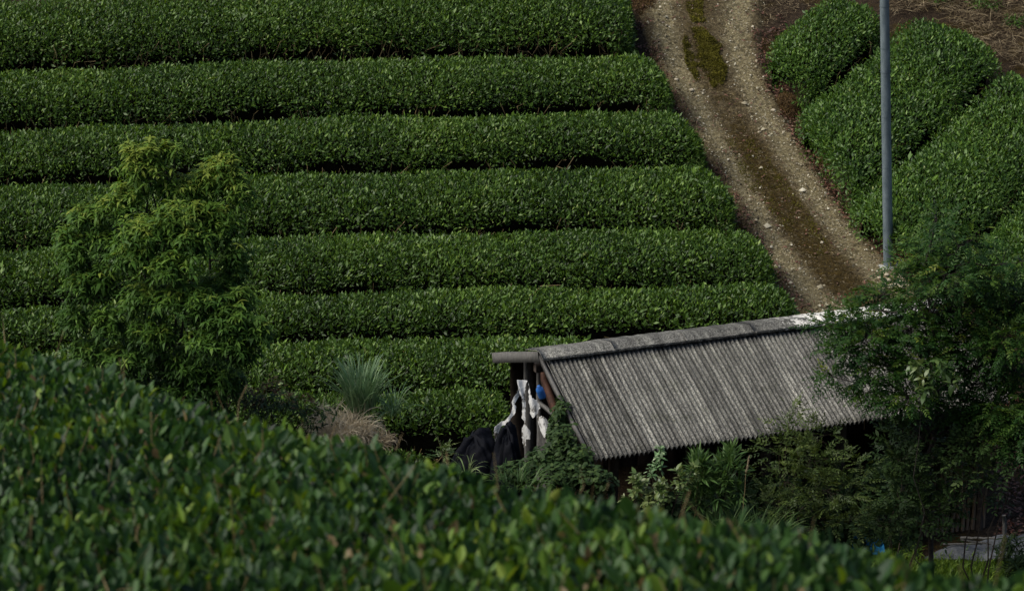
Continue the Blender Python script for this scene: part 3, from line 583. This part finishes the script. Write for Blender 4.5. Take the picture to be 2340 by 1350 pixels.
bar('shaft', (0, 0, -.1), (-.05, 0, .46), .045, .035, M['wood'], rt, .003, 6, (0, 1, 0))
# ------------------------------------------------------------------ pole
g = ground(2030, 618); D = (g-np.array([0, 0, H]))@FW; r = 11.2*D/FPX
pole = empty('utility_pole', g, 'tall galvanised steel pole standing at the right side of the dirt track', 'pole')
tp = np.array([-.44, 0, 7.2]); t = np.linspace(0, 1, 30)[:, None]
o = tubes('shaft', [(g+tp*t*1.0, np.linspace(r, r*.86, 30))], M['zinc'], pole, 28)
o = tubes('cap', [(g+tp*np.array([[1.], [1.006], [1.012]]), np.array([r*.9, r*.9, r*.2]))], M['zinc'], pole, 20)
for z in (.62, 1.1, 1.55, 2.3, 2.95, 3.3, 3.9): tubes('seam_band', [(g+tp*np.array([[z/7.2], [(z+.012)/7.2]]), np.array([r*1.0, r*1.0])*1.012)], M['zinc'], pole, 28)
V = []; n = 14
for zz, rr in ((-.1, .15), (.05, .15), (.075, .13), (.08, .001)):
    for a in np.arange(n)/n*6.283: V.append((rr*math.cos(a)*(1+.08*R_.randn()), rr*math.sin(a)*(1+.08*R_.randn()), zz))
mesh_np('footing', V, [grid_faces(4, n, True)[:, ::-1]], M['concrete'], pole)
bar('stub', (.13, -.06, -.05), (.14, -.06, .17), .085, .085, M['zinc'], pole, .001, 3, (0, 1, 0))
# ------------------------------------------------------------------ stones
def stone(px, s, label, group=None, rs=random.Random(5)):
    g = ground(*px); bm = bmesh.new(); bmesh.ops.create_icosphere(bm, subdivisions=2, radius=1)
    k = [rs.uniform(.7, 1.2) for _ in range(3)]
    for v in bm.verts:
        f = 1+.25*float(noise(v.co.x*2+px[0], v.co.y*2+v.co.z*3, 1)); v.co = Vector((v.co.x*s*k[0]*f, v.co.y*s*k[1]*f, v.co.z*s*.6*f))
    o = bm_obj('stone', bm, M['stone'], None); o.location = (g[0], g[1], g[2]+s*.3+.06); return prop(o, label, 'stone', group)
stone((1580, 218), .045, 'largest pale stone in the left rut below the mossy hump', 'pale stones on the dirt track')
stone((1545, 193), .035, 'pale stone beside the red fallen leaves left of the rut', 'pale stones on the dirt track')
stone((1523, 68), .03, 'pale stone high up at the left edge of the track', 'pale stones on the dirt track')
stone((1767, 262), .04, 'pale stone in the right rut beside the brown moss clump', 'pale stones on the dirt track')
stone((1790, 312), .03, 'pale stone in the right rut below the brown moss clump', 'pale stones on the dirt track')
stone((1735, 312), .03, 'pale stone in the middle of the track between both ruts', 'pale stones on the dirt track')
stone((1778, 622), .045, 'pale stone at the lower left track edge by the sixth tea row', 'pale stones on the dirt track')
stone((1878, 566), .035, 'pale stone in the middle of the lower track', 'pale stones on the dirt track')
for i, p in enumerate([(2010, 645), (2040, 640), (2052, 655), (2046, 662), (2035, 668), (2060, 668), (2068, 650), (2022, 660), (2030, 655), (2056, 642), (2075, 662), (2048, 672), (2026, 640), (2018, 668), (2064, 658)]):
    stone(p, R_.uniform(.03, .055), 'one of the loose cream rubble stones heaped below the pole foot', 'cream rubble at the pole foot')
def area(N, poly):
    """random ground points inside a pixel polygon"""
    poly = np.array(poly, float); lo, hi = poly.min(0), poly.max(0)
    cg = [[ground(u, v, 0, 22, 60) for v in np.linspace(lo[1], hi[1], 7)] for u in np.linspace(lo[0], hi[0], 7)]; cg = np.array(cg)
    out = R_.rand(N*3, 2); uv = lo+out*(hi-lo); ins = np.zeros(len(uv), bool); j = len(poly)-1
    for i in range(len(poly)):
        a, b = poly[i], poly[j]; c = ((a[1] > uv[:, 1]) != (b[1] > uv[:, 1])) & (uv[:, 0] < (b[0]-a[0])*(uv[:, 1]-a[1])/(b[1]-a[1]+1e-9)+a[0]); ins ^= c; j = i
    out = out[ins][:N]*5.999; i0 = np.floor(out).astype(int); f = out-i0
    def L(i, j): return cg[i0[:, 0]+i, i0[:, 1]+j]
    fx, fy = f[:, :1], f[:, 1:]; p = L(0, 0)*(1-fx)*(1-fy)+L(1, 0)*fx*(1-fy)+L(0, 1)*(1-fx)*fy+L(1, 1)*fx*fy; p[:, 2] = terr(p[:, 0], p[:, 1]); return p
# mossy humps
def tuftpts(px, N, sx, sy, h):
    g = ground(*px); a = R_.rand(N)*6.283; r = np.sqrt(R_.rand(N)); x = g[0]+sx*r*np.cos(a); y = g[1]+sy*r*np.sin(a); z = terr(x, y)+h*(1-r*r)+.0
    return g, np.stack([x, y, z], -1)
def moss_patch(poly, h, N, mat, label, L=.028, W=.004, name='moss_patch'):
    p = area(N, poly); c = p.mean(0); nz = noise(p[:, 0]*6, p[:, 1]*6, 1, 2)+.6*noise(p[:, 0]*15, p[:, 1]*15, 1, 1); k_ = nz+.25*R_.randn(len(p)) > -.25; p = p[k_]; nz = nz[k_]
    p[:, 2] += .07+h*np.clip(.5+nz, 0, 1); rt = empty(name, c, label, 'moss'); n = len(p); print('moss', n)
    leafcloud('tufts', p, unit(n)*.8+np.array([0, 0, .5]), unit(n)+np.array([0, 0, .6]), L*np.exp(.3*R_.randn(n)), W*1.6, .45+.3*nz+.15*R_.randn(n), DROOP, mat, rt)
def moss(px, sx, sy, h, N, mat, label, L=.03, W=.004, name='moss_hump'):
    g, p = tuftpts(px, N, sx, sy, h); rt = empty(name, g, label, 'moss')
    leafcloud('tufts', p-np.array([0, 0, .01]), unit(N)*.7+np.array([0, 0, .6]), unit(N), L*np.exp(.3*R_.randn(N)), W, R_.rand(N), DROOP, mat, rt)
    n = 14; th = np.linspace(0, 1, 8); a = np.arange(n*2)/n*math.pi; X = g[0]+sx*th[:, None]*np.cos(a)*1.02; Y = g[1]+sy*th[:, None]*np.sin(a)*1.02
    Z = terr(X, Y)+h*(1-th[:, None]**2)-.005-.03*(th[:, None] > .99)
    mesh_np('mound', np.stack([X, Y, Z], -1).reshape(-1, 3)-g, [grid_faces(8, n*2, True)[:, ::-1]], M['soil'], rt)
moss_patch([(1568, 78), (1605, 84), (1650, 118), (1640, 140), (1662, 170), (1655, 200), (1618, 192), (1590, 200), (1566, 160), (1560, 110)], .07, 15000, M['moss'], 'olive green moss hump between the ruts high on the track')
moss_patch([(1612, 190), (1640, 184), (1652, 204), (1630, 214)], .05, 2500, M['moss'], 'small yellow green moss hump just below the larger one')
moss_patch([(1575, -30), (1608, -30), (1606, 20), (1612, 64), (1580, 66), (1568, 30)], .03, 3500, M['moss'], 'narrow moss strip between the ruts at the top frame edge')
moss_patch([(1655, 330), (1720, 330), (1790, 420), (1850, 500), (1900, 590), (1860, 600), (1780, 520), (1700, 430)], .02, 9000, M['moss'], 'long thin olive brown moss strip down the middle of the lower track', .022, .003)
M['fern'] = leafmat('brown_moss', [(.04, .022, .008), (.075, .042, .012), (.11, .06, .016), (.14, .09, .02)], .8, .1, big=3)
moss((1798, 245), .20, .34, .14, 5000, M['fern'], 'rusty brown moss clump between track and slanting tea rows', .05)
moss((1475, 12), .22, .35, .10, 3000, M['fern'], 'brown green moss clump at the top end of the first tea row', .05)
# ------------------------------------------------------------------ bank with dry grass, top right
bp_ = area(7500, [(2020, -90), (2420, -90), (2420, 200), (2250, 130), (2140, 30), (2030, 45)]); bp_[:, 2] += .02+.10*R_.rand(len(bp_))
flatleaves('straw_thatch', bp_, .20, .0035, M['thatch'], 'matted dry grass covering the bank in the top right corner', 'dry grass', .35, CURL)
for q_, (px, lab) in enumerate([((2330, 60), 'dark green weeds on the straw bank at the right frame edge'), ((2250, 20), 'dark green weeds hanging over the top of the straw bank'), ((2140, 5), 'small dark weeds on the bank right of the pole top')]):
    g = ground(*px); n = 240; a = R_.rand(n)*6.28; rr_ = np.sqrt(R_.rand(n))*.3; pp = g+np.stack([rr_*np.cos(a), rr_*np.sin(a), .02+.15*R_.rand(n)], -1)
    rt = empty('weed', g, lab, 'weeds'); leafcloud('foliage', pp, unit(n)+np.array([0, 0, .4]), unit(n)+np.array([0, 0, .8]), .07*np.exp(.3*R_.randn(n)), .013, .4+.2*R_.randn(n), CURL, M['tea_right'], rt)
g = ground(2180, 40); ln = []
for _ in range(46):
    b0 = g+np.array([R_.uniform(-1.1, 1.1), R_.uniform(-.9, .9), 0]); b0[2] = terr(b0[0], b0[1])+.05; dv = np.append(R_.randn(2)*.3, 0); e0 = b0+dv; e0[2] = terr(e0[0], e0[1])+R_.uniform(.02, .3); ln.append((curve(b0, e0, 6, .25), .0035))
rt = empty('dry_stalks', g, 'long bleached dead stalks lying criss-cross on the straw bank', 'dry stalks'); tubes('stalks', ln, M['branch_tan'], rt, 4, 'stuff')
bp_ = area(1800, [(1745, -60), (1990, -60), (1960, -10), (1860, 10), (1745, 70)]); bp_[:, 2] += .02
flatleaves('straw_thatch', bp_, .08, .003, M['thatch'], 'dry straw and leaf litter between track and first slanting tea row', 'dry grass', .25, CURL)
# ------------------------------------------------------------------ trees and shrubs
def whorls(cs, axes, nl, L, W, tint, el=.25):
    N = len(cs); az = R_.rand(N)[:, None]*6.28+np.arange(nl)[None]/nl*6.28+.3*R_.randn(N, nl); ax = nrm(axes); x = nrm(np.cross(ax, unit(N))); y = np.cross(ax, x)
    d = x[:, None]*np.cos(az)[..., None]+y[:, None]*np.sin(az)[..., None]+ax[:, None]*(el+.25*R_.randn(N, nl))[..., None]; d = nrm(d)
    n = np.broadcast_to(np.array([0, 0, 1.]), d.shape)+.25*R_.randn(*d.shape); p = np.broadcast_to(cs[:, None], d.shape)+.01*R_.randn(*d.shape)
    l = L*np.exp(.18*R_.randn(N, nl)); return p.reshape(-1, 3), d.reshape(-1, 3), n.reshape(-1, 3), l.ravel(), (l*W).ravel(), np.clip(np.repeat(tint, nl)+.07*R_.randn(N*nl), 0, 1)
def sprays(cs, dirs, npair, SLn, L, W, tint, angle=1.0, droop=.25):
    N = len(cs); d = nrm(dirs); nn = nrm(np.array([0, 0, 1.])+.3*R_.randn(N, 3)); x = nrm(np.cross(d, nn)); nn = np.cross(x, d)
    sl = SLn*np.exp(.2*R_.randn(N)); o = [[], [], [], [], []]
    for k in range(npair):
        f = (k+.6)/npair; c = cs+d*(sl*f)[:, None]-np.array([0, 0, 1.])*(droop*sl*f*f)[:, None]; s = math.sin(math.pi*(.25+.65*f))
        for sg in (-1, 1):
            dd = nrm(x*sg*angle+d*.75+.12*R_.randn(N, 3)); o[0].append(c); o[1].append(dd); o[2].append(nn+.3*R_.randn(N, 3)); o[3].append(L*s*np.exp(.15*R_.randn(N))); o[4].append(tint+.06*R_.randn(N))
    o[0].append(cs+d*sl[:, None]-np.array([0, 0, 1.])*(droop*sl)[:, None]); o[1].append(d); o[2].append(nn); o[3].append(np.full(N, L*.9)); o[4].append(tint)
    p, dd, n2, l, t = [np.concatenate(a) for a in o]; return p, dd, n2, l, l*W, np.clip(t, 0, 1)
def in_clumps(clumps, N, shell=.55, up=.2):
    """clumps: list of (center xyz, radii xyz); returns points biased to the shell, outward directions, clump id"""
    vol = np.array([np.prod(np.array(r)**.75) for c, r in clumps]); idx = R_.choice(len(clumps), N, p=vol/vol.sum()); d = unit(N); d[:, 2] += up; d = nrm(d)
    rr = shell+(1-shell)*R_.rand(N)**.6; C = np.array([c for c, r in clumps])[idx]; Rr = np.array([r for c, r in clumps])[idx]
    return C+d*Rr*rr[:, None]*(1+.12*R_.randn(N))[:, None], d, idx
def clumps_px(lst):
    out = []
    for (u, v, ru, rv, D) in lst: k = D/FPX; out.append((P(u, v, D), np.array([ru*k, max(ru, rv)*k*.9, rv*k])))
    return out
def trunkset(root, base, clumps, nmain=4, r0=.03, mat=None, twig_to=None, tw_r=.003, name='trunk'):
    ln = []; base = np.array(base); cs = [c for c, r in clumps]; mains = []
    hi = sorted(range(len(cs)), key=lambda i: -cs[i][2])[:nmain]
    for i in hi:
        q = curve(base+np.append(R_.randn(2)*.05, 0), cs[i], 9, .05); mains.append(q); ln.append((q, np.linspace(r0, r0*.3, 9)))
    o = tubes(name, ln, mat or M['bark'], root, 6)
    allp = np.concatenate([m[2:] for m in mains]); br = []; bpts = []
    for i, c in enumerate(cs):
        if i in hi: continue
        low = allp[allp[:, 2] < c[2]+.05]; low = low if len(low) else allp; j = np.argmin(np.linalg.norm(low-c, axis=1)+.3*(low[:, 2] > c[2]-.1)); q = curve(low[j], c, 7, .12, .03); br.append((q, np.linspace(r0*.42, r0*.15, 7))); bpts.append(q)
    if br: tubes('branches', br, mat or M['bark'], root, 5, 'stuff')
    if twig_to is not None:
        pts = np.concatenate([allp]+bpts); tw = []
        for t in twig_to:
            j = np.argmin(np.linalg.norm(pts-t, axis=1)+.4*np.maximum(0, pts[:, 2]-t[2])); tw.append((curve(pts[j], t, 4, .18), np.linspace(tw_r, tw_r*.5, 4)))
        tubes('twigs', tw, mat or M['bark'], root, 3, 'stuff')
def face_score(p, L):
    r = p-np.array([0, 0, H]); D = r@FW; return L/D-.012*((D-D.min())/(D.max()-D.min()+1e-6))*.25
# --- young tree on the left
DT = 29.0
cl = clumps_px([(335, 390, 62, 58, DT), (400, 350, 22, 28, DT), (300, 350, 22, 22, DT), (375, 345, 18, 22, DT), (345, 335, 22, 18, DT), (505, 405, 55, 45, DT+.2), (515, 372, 28, 20, DT+.2), (540, 440, 40, 50, DT+.2), (460, 430, 50, 42, DT+.2),
                (400, 440, 45, 40, DT+.1), (290, 450, 45, 36, DT), (450, 500, 45, 40, DT), (150, 545, 26, 30, DT), (200, 500, 48, 34, DT), (265, 480, 50, 30, DT-.1), (395, 500, 40, 36, DT-.4), (330, 535, 70, 40, DT-.4), (430, 560, 55, 48, DT-.4), (310, 590, 60, 40, DT-.4), (390, 620, 62, 40, DT-.5),
                (500, 520, 52, 55, DT+.1), (540, 600, 36, 50, DT+.1), (500, 660, 60, 40, DT+.1), (170, 600, 36, 60, DT), (185, 660, 40, 45, DT-.1), (240, 560, 50, 40, DT), (230, 640, 50, 45, DT),
                (420, 690, 70, 40, DT-.4), (330, 690, 60, 45, DT-.2), (455, 700, 60, 38, DT-.5), (520, 740, 64, 42, DT-.5), (585, 765, 40, 40, DT-.5), (545, 690, 40, 36, DT-.3), (535, 800, 50, 40, DT-.5), (480, 790, 60, 34, DT-.5), (560, 810, 36, 28, DT-.4),
                (170, 730, 40, 34, DT), (250, 740, 50, 40, DT-.1), (350, 770, 60, 40, DT-.2), (300, 830, 80, 50, DT), (430, 850, 70, 60, DT), (500, 880, 70, 60, DT), (400, 920, 110, 60, DT+.1), (210, 810, 50, 40, DT+.1)])
bpos = P(410, 1000, DT+.1); bpos[2] = terr(bpos[0], bpos[1])
rt = empty('young_tree', bpos, 'bushy young tree with drooping yellow tipped leaves in front of the long tea rows', 'tree')
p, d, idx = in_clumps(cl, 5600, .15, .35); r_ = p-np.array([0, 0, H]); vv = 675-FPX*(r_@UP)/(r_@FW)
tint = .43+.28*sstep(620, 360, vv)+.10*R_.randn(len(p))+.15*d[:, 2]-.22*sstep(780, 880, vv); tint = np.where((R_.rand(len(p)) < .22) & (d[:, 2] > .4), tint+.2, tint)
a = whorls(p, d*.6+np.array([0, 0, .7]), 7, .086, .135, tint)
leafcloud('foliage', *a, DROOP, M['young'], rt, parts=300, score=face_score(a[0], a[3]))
trunkset(rt, bpos, cl, 6, .028, M['bark'], p[::3], .0035)
# brown weeds at its foot
def bush(name, label, cat, px, kind, N, mat, base=None, shell=.3, parts=0, group=None, **k):
    c = clumps_px(px); b = base if base is not None else np.array([c[0][0][0], c[0][0][1], 0]); b = np.array(b, float); b[2] = terr(b[0], b[1])
    rt = empty(name, b, label, cat, group); p, d, idx = in_clumps(c, N, shell, k.get('up', .25)); tint = k.get('tint', .45)+.17*R_.randn(N)+.12*d[:, 2]
    if kind == 'whorl': a = whorls(p, d+np.array([0, 0, .5]), k.get('nl', 5), k.get('L', .08), k.get('W', .16), tint, k.get('el', .4))
    else: a = sprays(p, d*np.array([1, 1, .5])+np.array([0, 0, k.get('rise', .35)])+.3*R_.randn(N, 3), k.get('np', 5), k.get('SL', .15), k.get('L', .035), k.get('W', .2), tint, droop=k.get('droop', .2))
    leafcloud('foliage', *a, k.get('tmpl', CURL), mat, rt, parts=parts, score=face_score(a[0], a[3]) if parts else None)
    trunkset(rt, b, c, min(len(c), k.get('nm', 4)), k.get('r0', .012), k.get('bark', M['twig']), p[::k.get('tw', 4)], .002, 'stem'); return rt
bush('weed', 'brownish wilted weeds beside the foot of the young tree', 'weeds', [(600, 905, 45, 35, 29.6), (630, 880, 26, 24, 29.9), (560, 920, 50, 30, 29.5), (680, 920, 40, 20, 29.8)], 'whorl', 150, M['brownleaf'], L=.06)
bush('weed', 'low green weeds between young tree and near hedge crest', 'weeds', [(620, 935, 70, 30, 29.2), (300, 900, 160, 40, 29.5), (720, 955, 50, 20, 29.2)], 'whorl', 420, M['dark'], L=.07)
# --- fine leaved tree on the right
DR = 28.0
crown = [(2140, 500, 45, 45), (2130, 560, 70, 45), (2210, 560, 70, 50), (2065, 600, 45, 30), (2160, 630, 100, 40), (2260, 640, 80, 50), (2330, 600, 50, 50), (2020, 675, 60, 26), (2100, 690, 90, 36), (2210, 700, 100, 45), (2320, 700, 70, 50),
         (1905, 745, 58, 20), (1960, 715, 50, 18), (1985, 770, 70, 30), (2080, 755, 80, 30), (2190, 770, 90, 40), (2300, 780, 80, 50), (1935, 800, 45, 26), (2010, 840, 70, 26), (2110, 830, 80, 36), (2220, 850, 80, 40), (2320, 860, 70, 50),
         (1990, 895, 60, 22), (2080, 910, 70, 28), (2180, 930, 70, 30), (2290, 940, 80, 45), (2330, 1010, 50, 50), (1900, 860, 28, 18)]
cl = clumps_px([(*c, DR+R_.uniform(-.35, .25)) for c in crown])
bpos = P(2160, 1100, DR); bpos[2] = terr(bpos[0], bpos[1])
rt = empty('fine_leaved_tree', bpos, 'dark feathery tree with a thin trunk spreading over the right end of the shed roof', 'tree')
p, d, idx = in_clumps(cl, 5200, .1, .1); r_ = p-np.array([0, 0, H]); vv = 675-FPX*(r_@UP)/(r_@FW); kp = R_.rand(len(p)) < .30+.70*sstep(540, 760, vv); p, d = p[kp], d[kp]; tint = .40+.14*R_.randn(len(p))+.18*d[:, 2]+.2*(R_.rand(len(p)) < .06)
a = sprays(p, d*np.array([1, 1, .25])+.35*R_.randn(len(p), 3), 6, .18, .052, .21, tint, droop=.2)
leafcloud('foliage', *a, CURL, M['acacia'], rt, parts=300, score=face_score(a[0], a[3]))
trunkset(rt, bpos, [(P(2138, 480, DR), None)]+[(c, r) for c, r in cl], 1, .035, M['bark'], p[::2], .003)
# large yellow green leaves in front of it
bush('broadleaf_sapling', 'sapling with large yellow green leaves in front of the feathery tree', 'sapling', [(2085, 835, 26, 12, 27.3), (2110, 860, 30, 18, 27.3), (2140, 835, 24, 12, 27.3), (2120, 890, 24, 16, 27.3), (2170, 870, 20, 16, 27.3)], 'whorl', 26, M['lime'], np.array([P(2150, 1100, 27.3)[0], P(2150, 1100, 27.3)[1], 0]), L=.10, W=.2, nl=5, tint=.15, el=-.1, nm=1, r0=.008, bark=M['bark'])
# shrubs before the shed
bush('shrub', 'olive shrub with small paired leaves in front of the shed eave', 'shrub', [(1815, 985, 42, 30, 27.4), (1860, 1000, 55, 28, 27.4), (1805, 945, 22, 28, 27.4), (1780, 1035, 50, 34, 27.3), (1850, 1050, 75, 36, 27.3), (1930, 1070, 60, 30, 27.3), (1800, 1100, 75, 36, 27.2), (1890, 1120, 80, 40, 27.2), (1960, 1110, 36, 30, 27.3), (1860, 1180, 100, 40, 27.3), (1770, 1150, 60, 36, 27.2), (1940, 1190, 50, 34, 27.3)],
     'spray', 640, M['olive'], SL=.16, L=.050, W=.19, np=5, shell=.35, tint=.45)
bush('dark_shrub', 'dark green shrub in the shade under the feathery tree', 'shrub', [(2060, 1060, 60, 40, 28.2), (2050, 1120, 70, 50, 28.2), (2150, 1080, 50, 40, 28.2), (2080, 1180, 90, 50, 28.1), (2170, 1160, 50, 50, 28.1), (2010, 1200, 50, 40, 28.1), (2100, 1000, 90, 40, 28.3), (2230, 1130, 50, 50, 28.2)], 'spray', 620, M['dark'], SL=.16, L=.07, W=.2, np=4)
bush('leafy_shrub', 'green shrub with broader leaves at the right frame edge below the feathery tree', 'shrub', [(2250, 1010, 60, 36, 27.8), (2310, 1040, 50, 50, 27.8), (2230, 1080, 40, 30, 27.8), (2320, 980, 40, 30, 27.8), (2200, 1030, 40, 30, 27.8)], 'spray', 240, M['dark'], SL=.15, L=.075, W=.22, np=3, tint=.6)
bush('corner_shrub', 'dark weedy shrub with narrow leaves at the right end of the grey tarp', 'shrub', [(2320, 1260, 40, 34, 29.0), (2335, 1300, 50, 36, 28.8)], 'whorl', 110, M['dark'], L=.13, W=.08, nl=6, tint=.6)
bush('shoot_shrub', 'pale lime leaved shoots rising over the near hedge below the eave', 'shrub', [(1460, 1110, 22, 26, 26.8), (1458, 1090, 10, 14, 26.8), (1520, 1120, 26, 18, 26.8), (1515, 1105, 12, 10, 26.8), (1560, 1105, 26, 22, 26.8), (1550, 1085, 12, 12, 26.8), (1480, 1140, 60, 20, 26.8), (1580, 1075, 8, 14, 26.8)], 'whorl', 120, M['lime'], L=.07, W=.22, tint=.4, el=.8, nm=6)
bush('sprig', 'thin bluish green sprig reaching up to the eave edge', 'plant', [(1510, 1045, 10, 16, 27.2), (1500, 1068, 12, 12, 27.2), (1508, 1030, 6, 8, 27.2), (1488, 1082, 10, 10, 27.2)], 'whorl', 26, M['reed'], L=.06, W=.2, el=.6)
bush('bamboo_grass', 'tall bamboo grass with dry brown stems below the middle of the eave', 'bamboo grass', [(1600, 1085, 22, 40, 27.0), (1595, 1055, 14, 18, 27.0), (1665, 1080, 26, 40, 27.0), (1672, 1045, 16, 20, 27.0), (1640, 1120, 40, 36, 27.0), (1600, 1140, 34, 34, 27.0), (1690, 1120, 20, 24, 27.0)], 'whorl', 230, M['bamboo_leaf'], L=.15, W=.065, nl=5, el=1.6, tint=.35, bark=M['branch_tan'], r0=.008, nm=5, tmpl=FLAT)
thick = [(1290, 1030, 36, 60, 28.9), (1330, 1060, 30, 40, 28.6), (1280, 960, 22, 50, 29.4), (1240, 1055, 50, 30, 28.8), (1180, 1080, 50, 24, 28.4), (1360, 1110, 50, 50, 28.2), (1290, 1090, 60, 30, 28.3), (1265, 1000, 16, 40, 29.3)]
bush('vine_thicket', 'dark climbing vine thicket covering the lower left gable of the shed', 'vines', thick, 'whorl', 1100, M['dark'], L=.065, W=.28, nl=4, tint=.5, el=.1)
# ivy on the shed front wall
rs = np.random.RandomState(5); N = 2600; lx = .3+3.9*rs.rand(N); lz = 1.15*rs.rand(N)**.8; ly = WF-.06-.16*rs.rand(N)-.12*np.clip(noise(lx*2, lz*3, 1), -1, 1)
p = RIDGE*np.array([1, 1, 0])+SU*lx[:, None]-SV*ly[:, None]+np.array([0, 0, 1.])*lz[:, None]
rt = empty('ivy', RIDGE*np.array([1, 1, 0])+SU*.3-SV*(WF-.1), 'dark ivy covering the front wall in the shade of the eave', 'ivy')
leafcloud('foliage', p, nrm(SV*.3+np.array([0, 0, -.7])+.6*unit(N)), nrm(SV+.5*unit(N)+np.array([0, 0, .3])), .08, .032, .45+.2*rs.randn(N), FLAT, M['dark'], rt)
tubes('stems', [(curve(RIDGE*np.array([1, 1, 0])+SU*x-SV*(WF-.05), RIDGE*np.array([1, 1, 0])+SU*(x+.3*rs.randn())-SV*(WF-.06)+np.array([0, 0, 1.1]), 6, .1), .007) for x in np.linspace(.4, 4, 14)], M['twig'], rt, 4, 'stuff')
# ------------------------------------------------------------------ grasses
def grass(name, label, cat, base, n, L, mat, W=.008, spread=.15, droop=.5, lean=.5, tint=.5, group=None, seg=8, stand=None, curl=0):
    base = np.array(base, float); rt = empty(name, base, label, cat, group); a = R_.rand(n)*6.283; r = np.sqrt(R_.rand(n))*spread
    p0 = base+np.stack([r*np.cos(a), r*np.sin(a), np.zeros(n)], -1); p0[:, 2] = base[2]; a2 = a+.7*R_.randn(n); out = np.stack([np.cos(a2), np.sin(a2), np.zeros(n)], -1)
    l = L*(.55+.5*R_.rand(n)); th0 = np.abs(R_.randn(n))*lean*.5+.05; dr = droop*(.4+1.2*R_.rand(n)); t = np.linspace(0, 1, seg); pts = [p0]; th = th0.copy()
    for k in range(1, seg):
        th = th0+dr*(t[k]**1.6)*2.0; a2c = a2+curl*t[k]*3*np.sign(np.sin(a*7)); oo = np.stack([np.cos(a2c), np.sin(a2c), np.zeros(n)], -1)
        pts.append(pts[-1]+(oo*np.sin(th)[:, None]+np.array([0, 0, 1.])*np.cos(th)[:, None])*(l/(seg-1))[:, None])
    pts = np.stack(pts, 1); side = nrm(np.cross(out, np.array([0, 0, 1.])+.4*R_.randn(n, 3)))
    wd = W*(np.sin(np.pi*np.clip(t*.85+.15, 0, 1))**.5+.02)[None, :, None]; V = np.stack([pts+side[:, None]*wd/2, pts-side[:, None]*wd/2], 2).reshape(-1, 3)-base
    F = (np.arange(n)[:, None, None]*seg*2+(np.arange(seg-1)*2)[None, :, None]+np.array([0, 1, 3, 2])[None, None]).reshape(-1, 4)
    o = mesh_np('blades', V, [F], mat, rt, {'tint': np.repeat(np.clip(tint+.2*R_.randn(n), 0, 1), seg*2)}); o['kind'] = 'stuff'; return rt
def at(u, v, D): return P(u, v, D)
def gat(u, v, D):
    p = P(u, v, D); return p
b = gat(825, 935, 29.9); grass('reed_tuft', 'tall blue green reed grass tuft standing above the straw clump', 'reed grass', b, 300, .66, M['reed'], .015, .16, .34, .40, .6)
b = gat(900, 945, 30.0); grass('reed_tuft', 'arching green reed blades leaning right of the taller tuft', 'reed grass', b, 60, .5, M['reed'], .009, .10, .75, 1.0, .6)
b = gat(790, 985, 29.6); grass('straw_clump', 'curled pale dry grass clump below the green reed tuft', 'dry grass', b+np.array([-.02, 0, -.05]), 700, .50, M['straw'], .009, .27, 1.2, .9, .85, curl=.5)
b = gat(858, 1008, 29.5); grass('straw_clump', 'smaller dry grass clump at the lower right of the pale one', 'dry grass', b+np.array([0, 0, -.05]), 260, .34, M['straw'], .009, .16, 1.3, .9, .45, curl=.5)
b = gat(1070, 1075, 28.0); grass('grass_tuft', 'small tuft of long arching pale blades before the black sheeting', 'grass', b+np.array([0, 0, -.05]), 22, .42, M['bamboo_leaf'], .009, .04, .8, 1.1, .95)
b = gat(1190, 1090, 28.0); grass('grass_tuft', 'dark spreading grass tuft at the foot of the gable', 'grass', b+np.array([0, 0, -.1]), 110, .32, M['bamboo_leaf'], .008, .25, .8, 1.2, .35)
b = gat(1720, 1215, 26.8); grass('grass_clump', 'wide clump of long green grass beside the olive shrub', 'grass', b+np.array([0, 0, -.2]), 420, .58, M['bamboo_leaf'], .007, .28, .7, .9, .6)
b = gat(1650, 1200, 26.8); grass('grass_clump', 'grass clump under the bamboo grass', 'grass', b+np.array([0, 0, -.2]), 200, .5, M['bamboo_leaf'], .007, .2, .7, .9, .5)
g = gat(1695, 1190, 26.7); rt = empty('seed_head', g, 'single dry plume seed head standing left of the olive shrub', 'seed head')
q = curve(g, P(1706, 1070, 26.7), 8, .02); tubes('stalk', [(q, .0022)], M['branch_tan'], rt, 4)
e = q[-1]; N = 260; t = R_.rand(N); pp = e+np.stack([.006*R_.randn(N)*(1-t)+.02*t, .006*R_.randn(N), (t-.25)*.17], -1)
leafcloud('plume', pp, np.array([[.1, 0, 1.]])+.25*R_.randn(N, 3), unit(N), .022, .0016, .4*np.ones(N), CURL, M['straw'], rt)
bush('fern', 'small yellow green fern sprouting left of the black sheeting', 'fern', [(1012, 1030, 14, 12, 29.0), (1010, 1045, 18, 10, 29.0)], 'spray', 16, M['lime'], SL=.16, L=.05, W=.13, np=7, tint=.4)
# lawn lower right
lp = area(24000, [(2030, 1300), (2400, 1235), (2420, 1420), (1950, 1420), (1900, 1330)]); N = len(lp)
cloud('lawn', lp-np.array([0, 0, .01]), unit(N)*.8+np.array([0, 0, .9]), unit(N), .085*np.exp(.35*R_.randn(N)), .0065, .5+.22*R_.randn(N), DROOP, M['lawn'], label='bright green grass and weeds growing in front of the grey tarp', cat='grass')
lp = area(2500, [(1800, 1240), (2100, 1240), (2100, 1340), (1800, 1340)]); N = len(lp)
cloud('ground_weeds', lp, unit(N)*.9+np.array([0, 0, .7]), unit(N)+np.array([0, 0, .5]), .10*np.exp(.3*R_.randn(N)), .012, .4+.2*R_.randn(N), DROOP, M['lawn'], label='yellowish green weeds on the yard floor around the blue tarp', cat='weeds')
yp = area(1300, [(2270, 900), (2400, 900), (2400, 1240), (2280, 1240)]); yp[:, 2] += .01
flatleaves('yard_litter', yp, .06, .014, M['rust'], 'brown leaf litter on the bare soil right of the shed', 'fallen leaves')
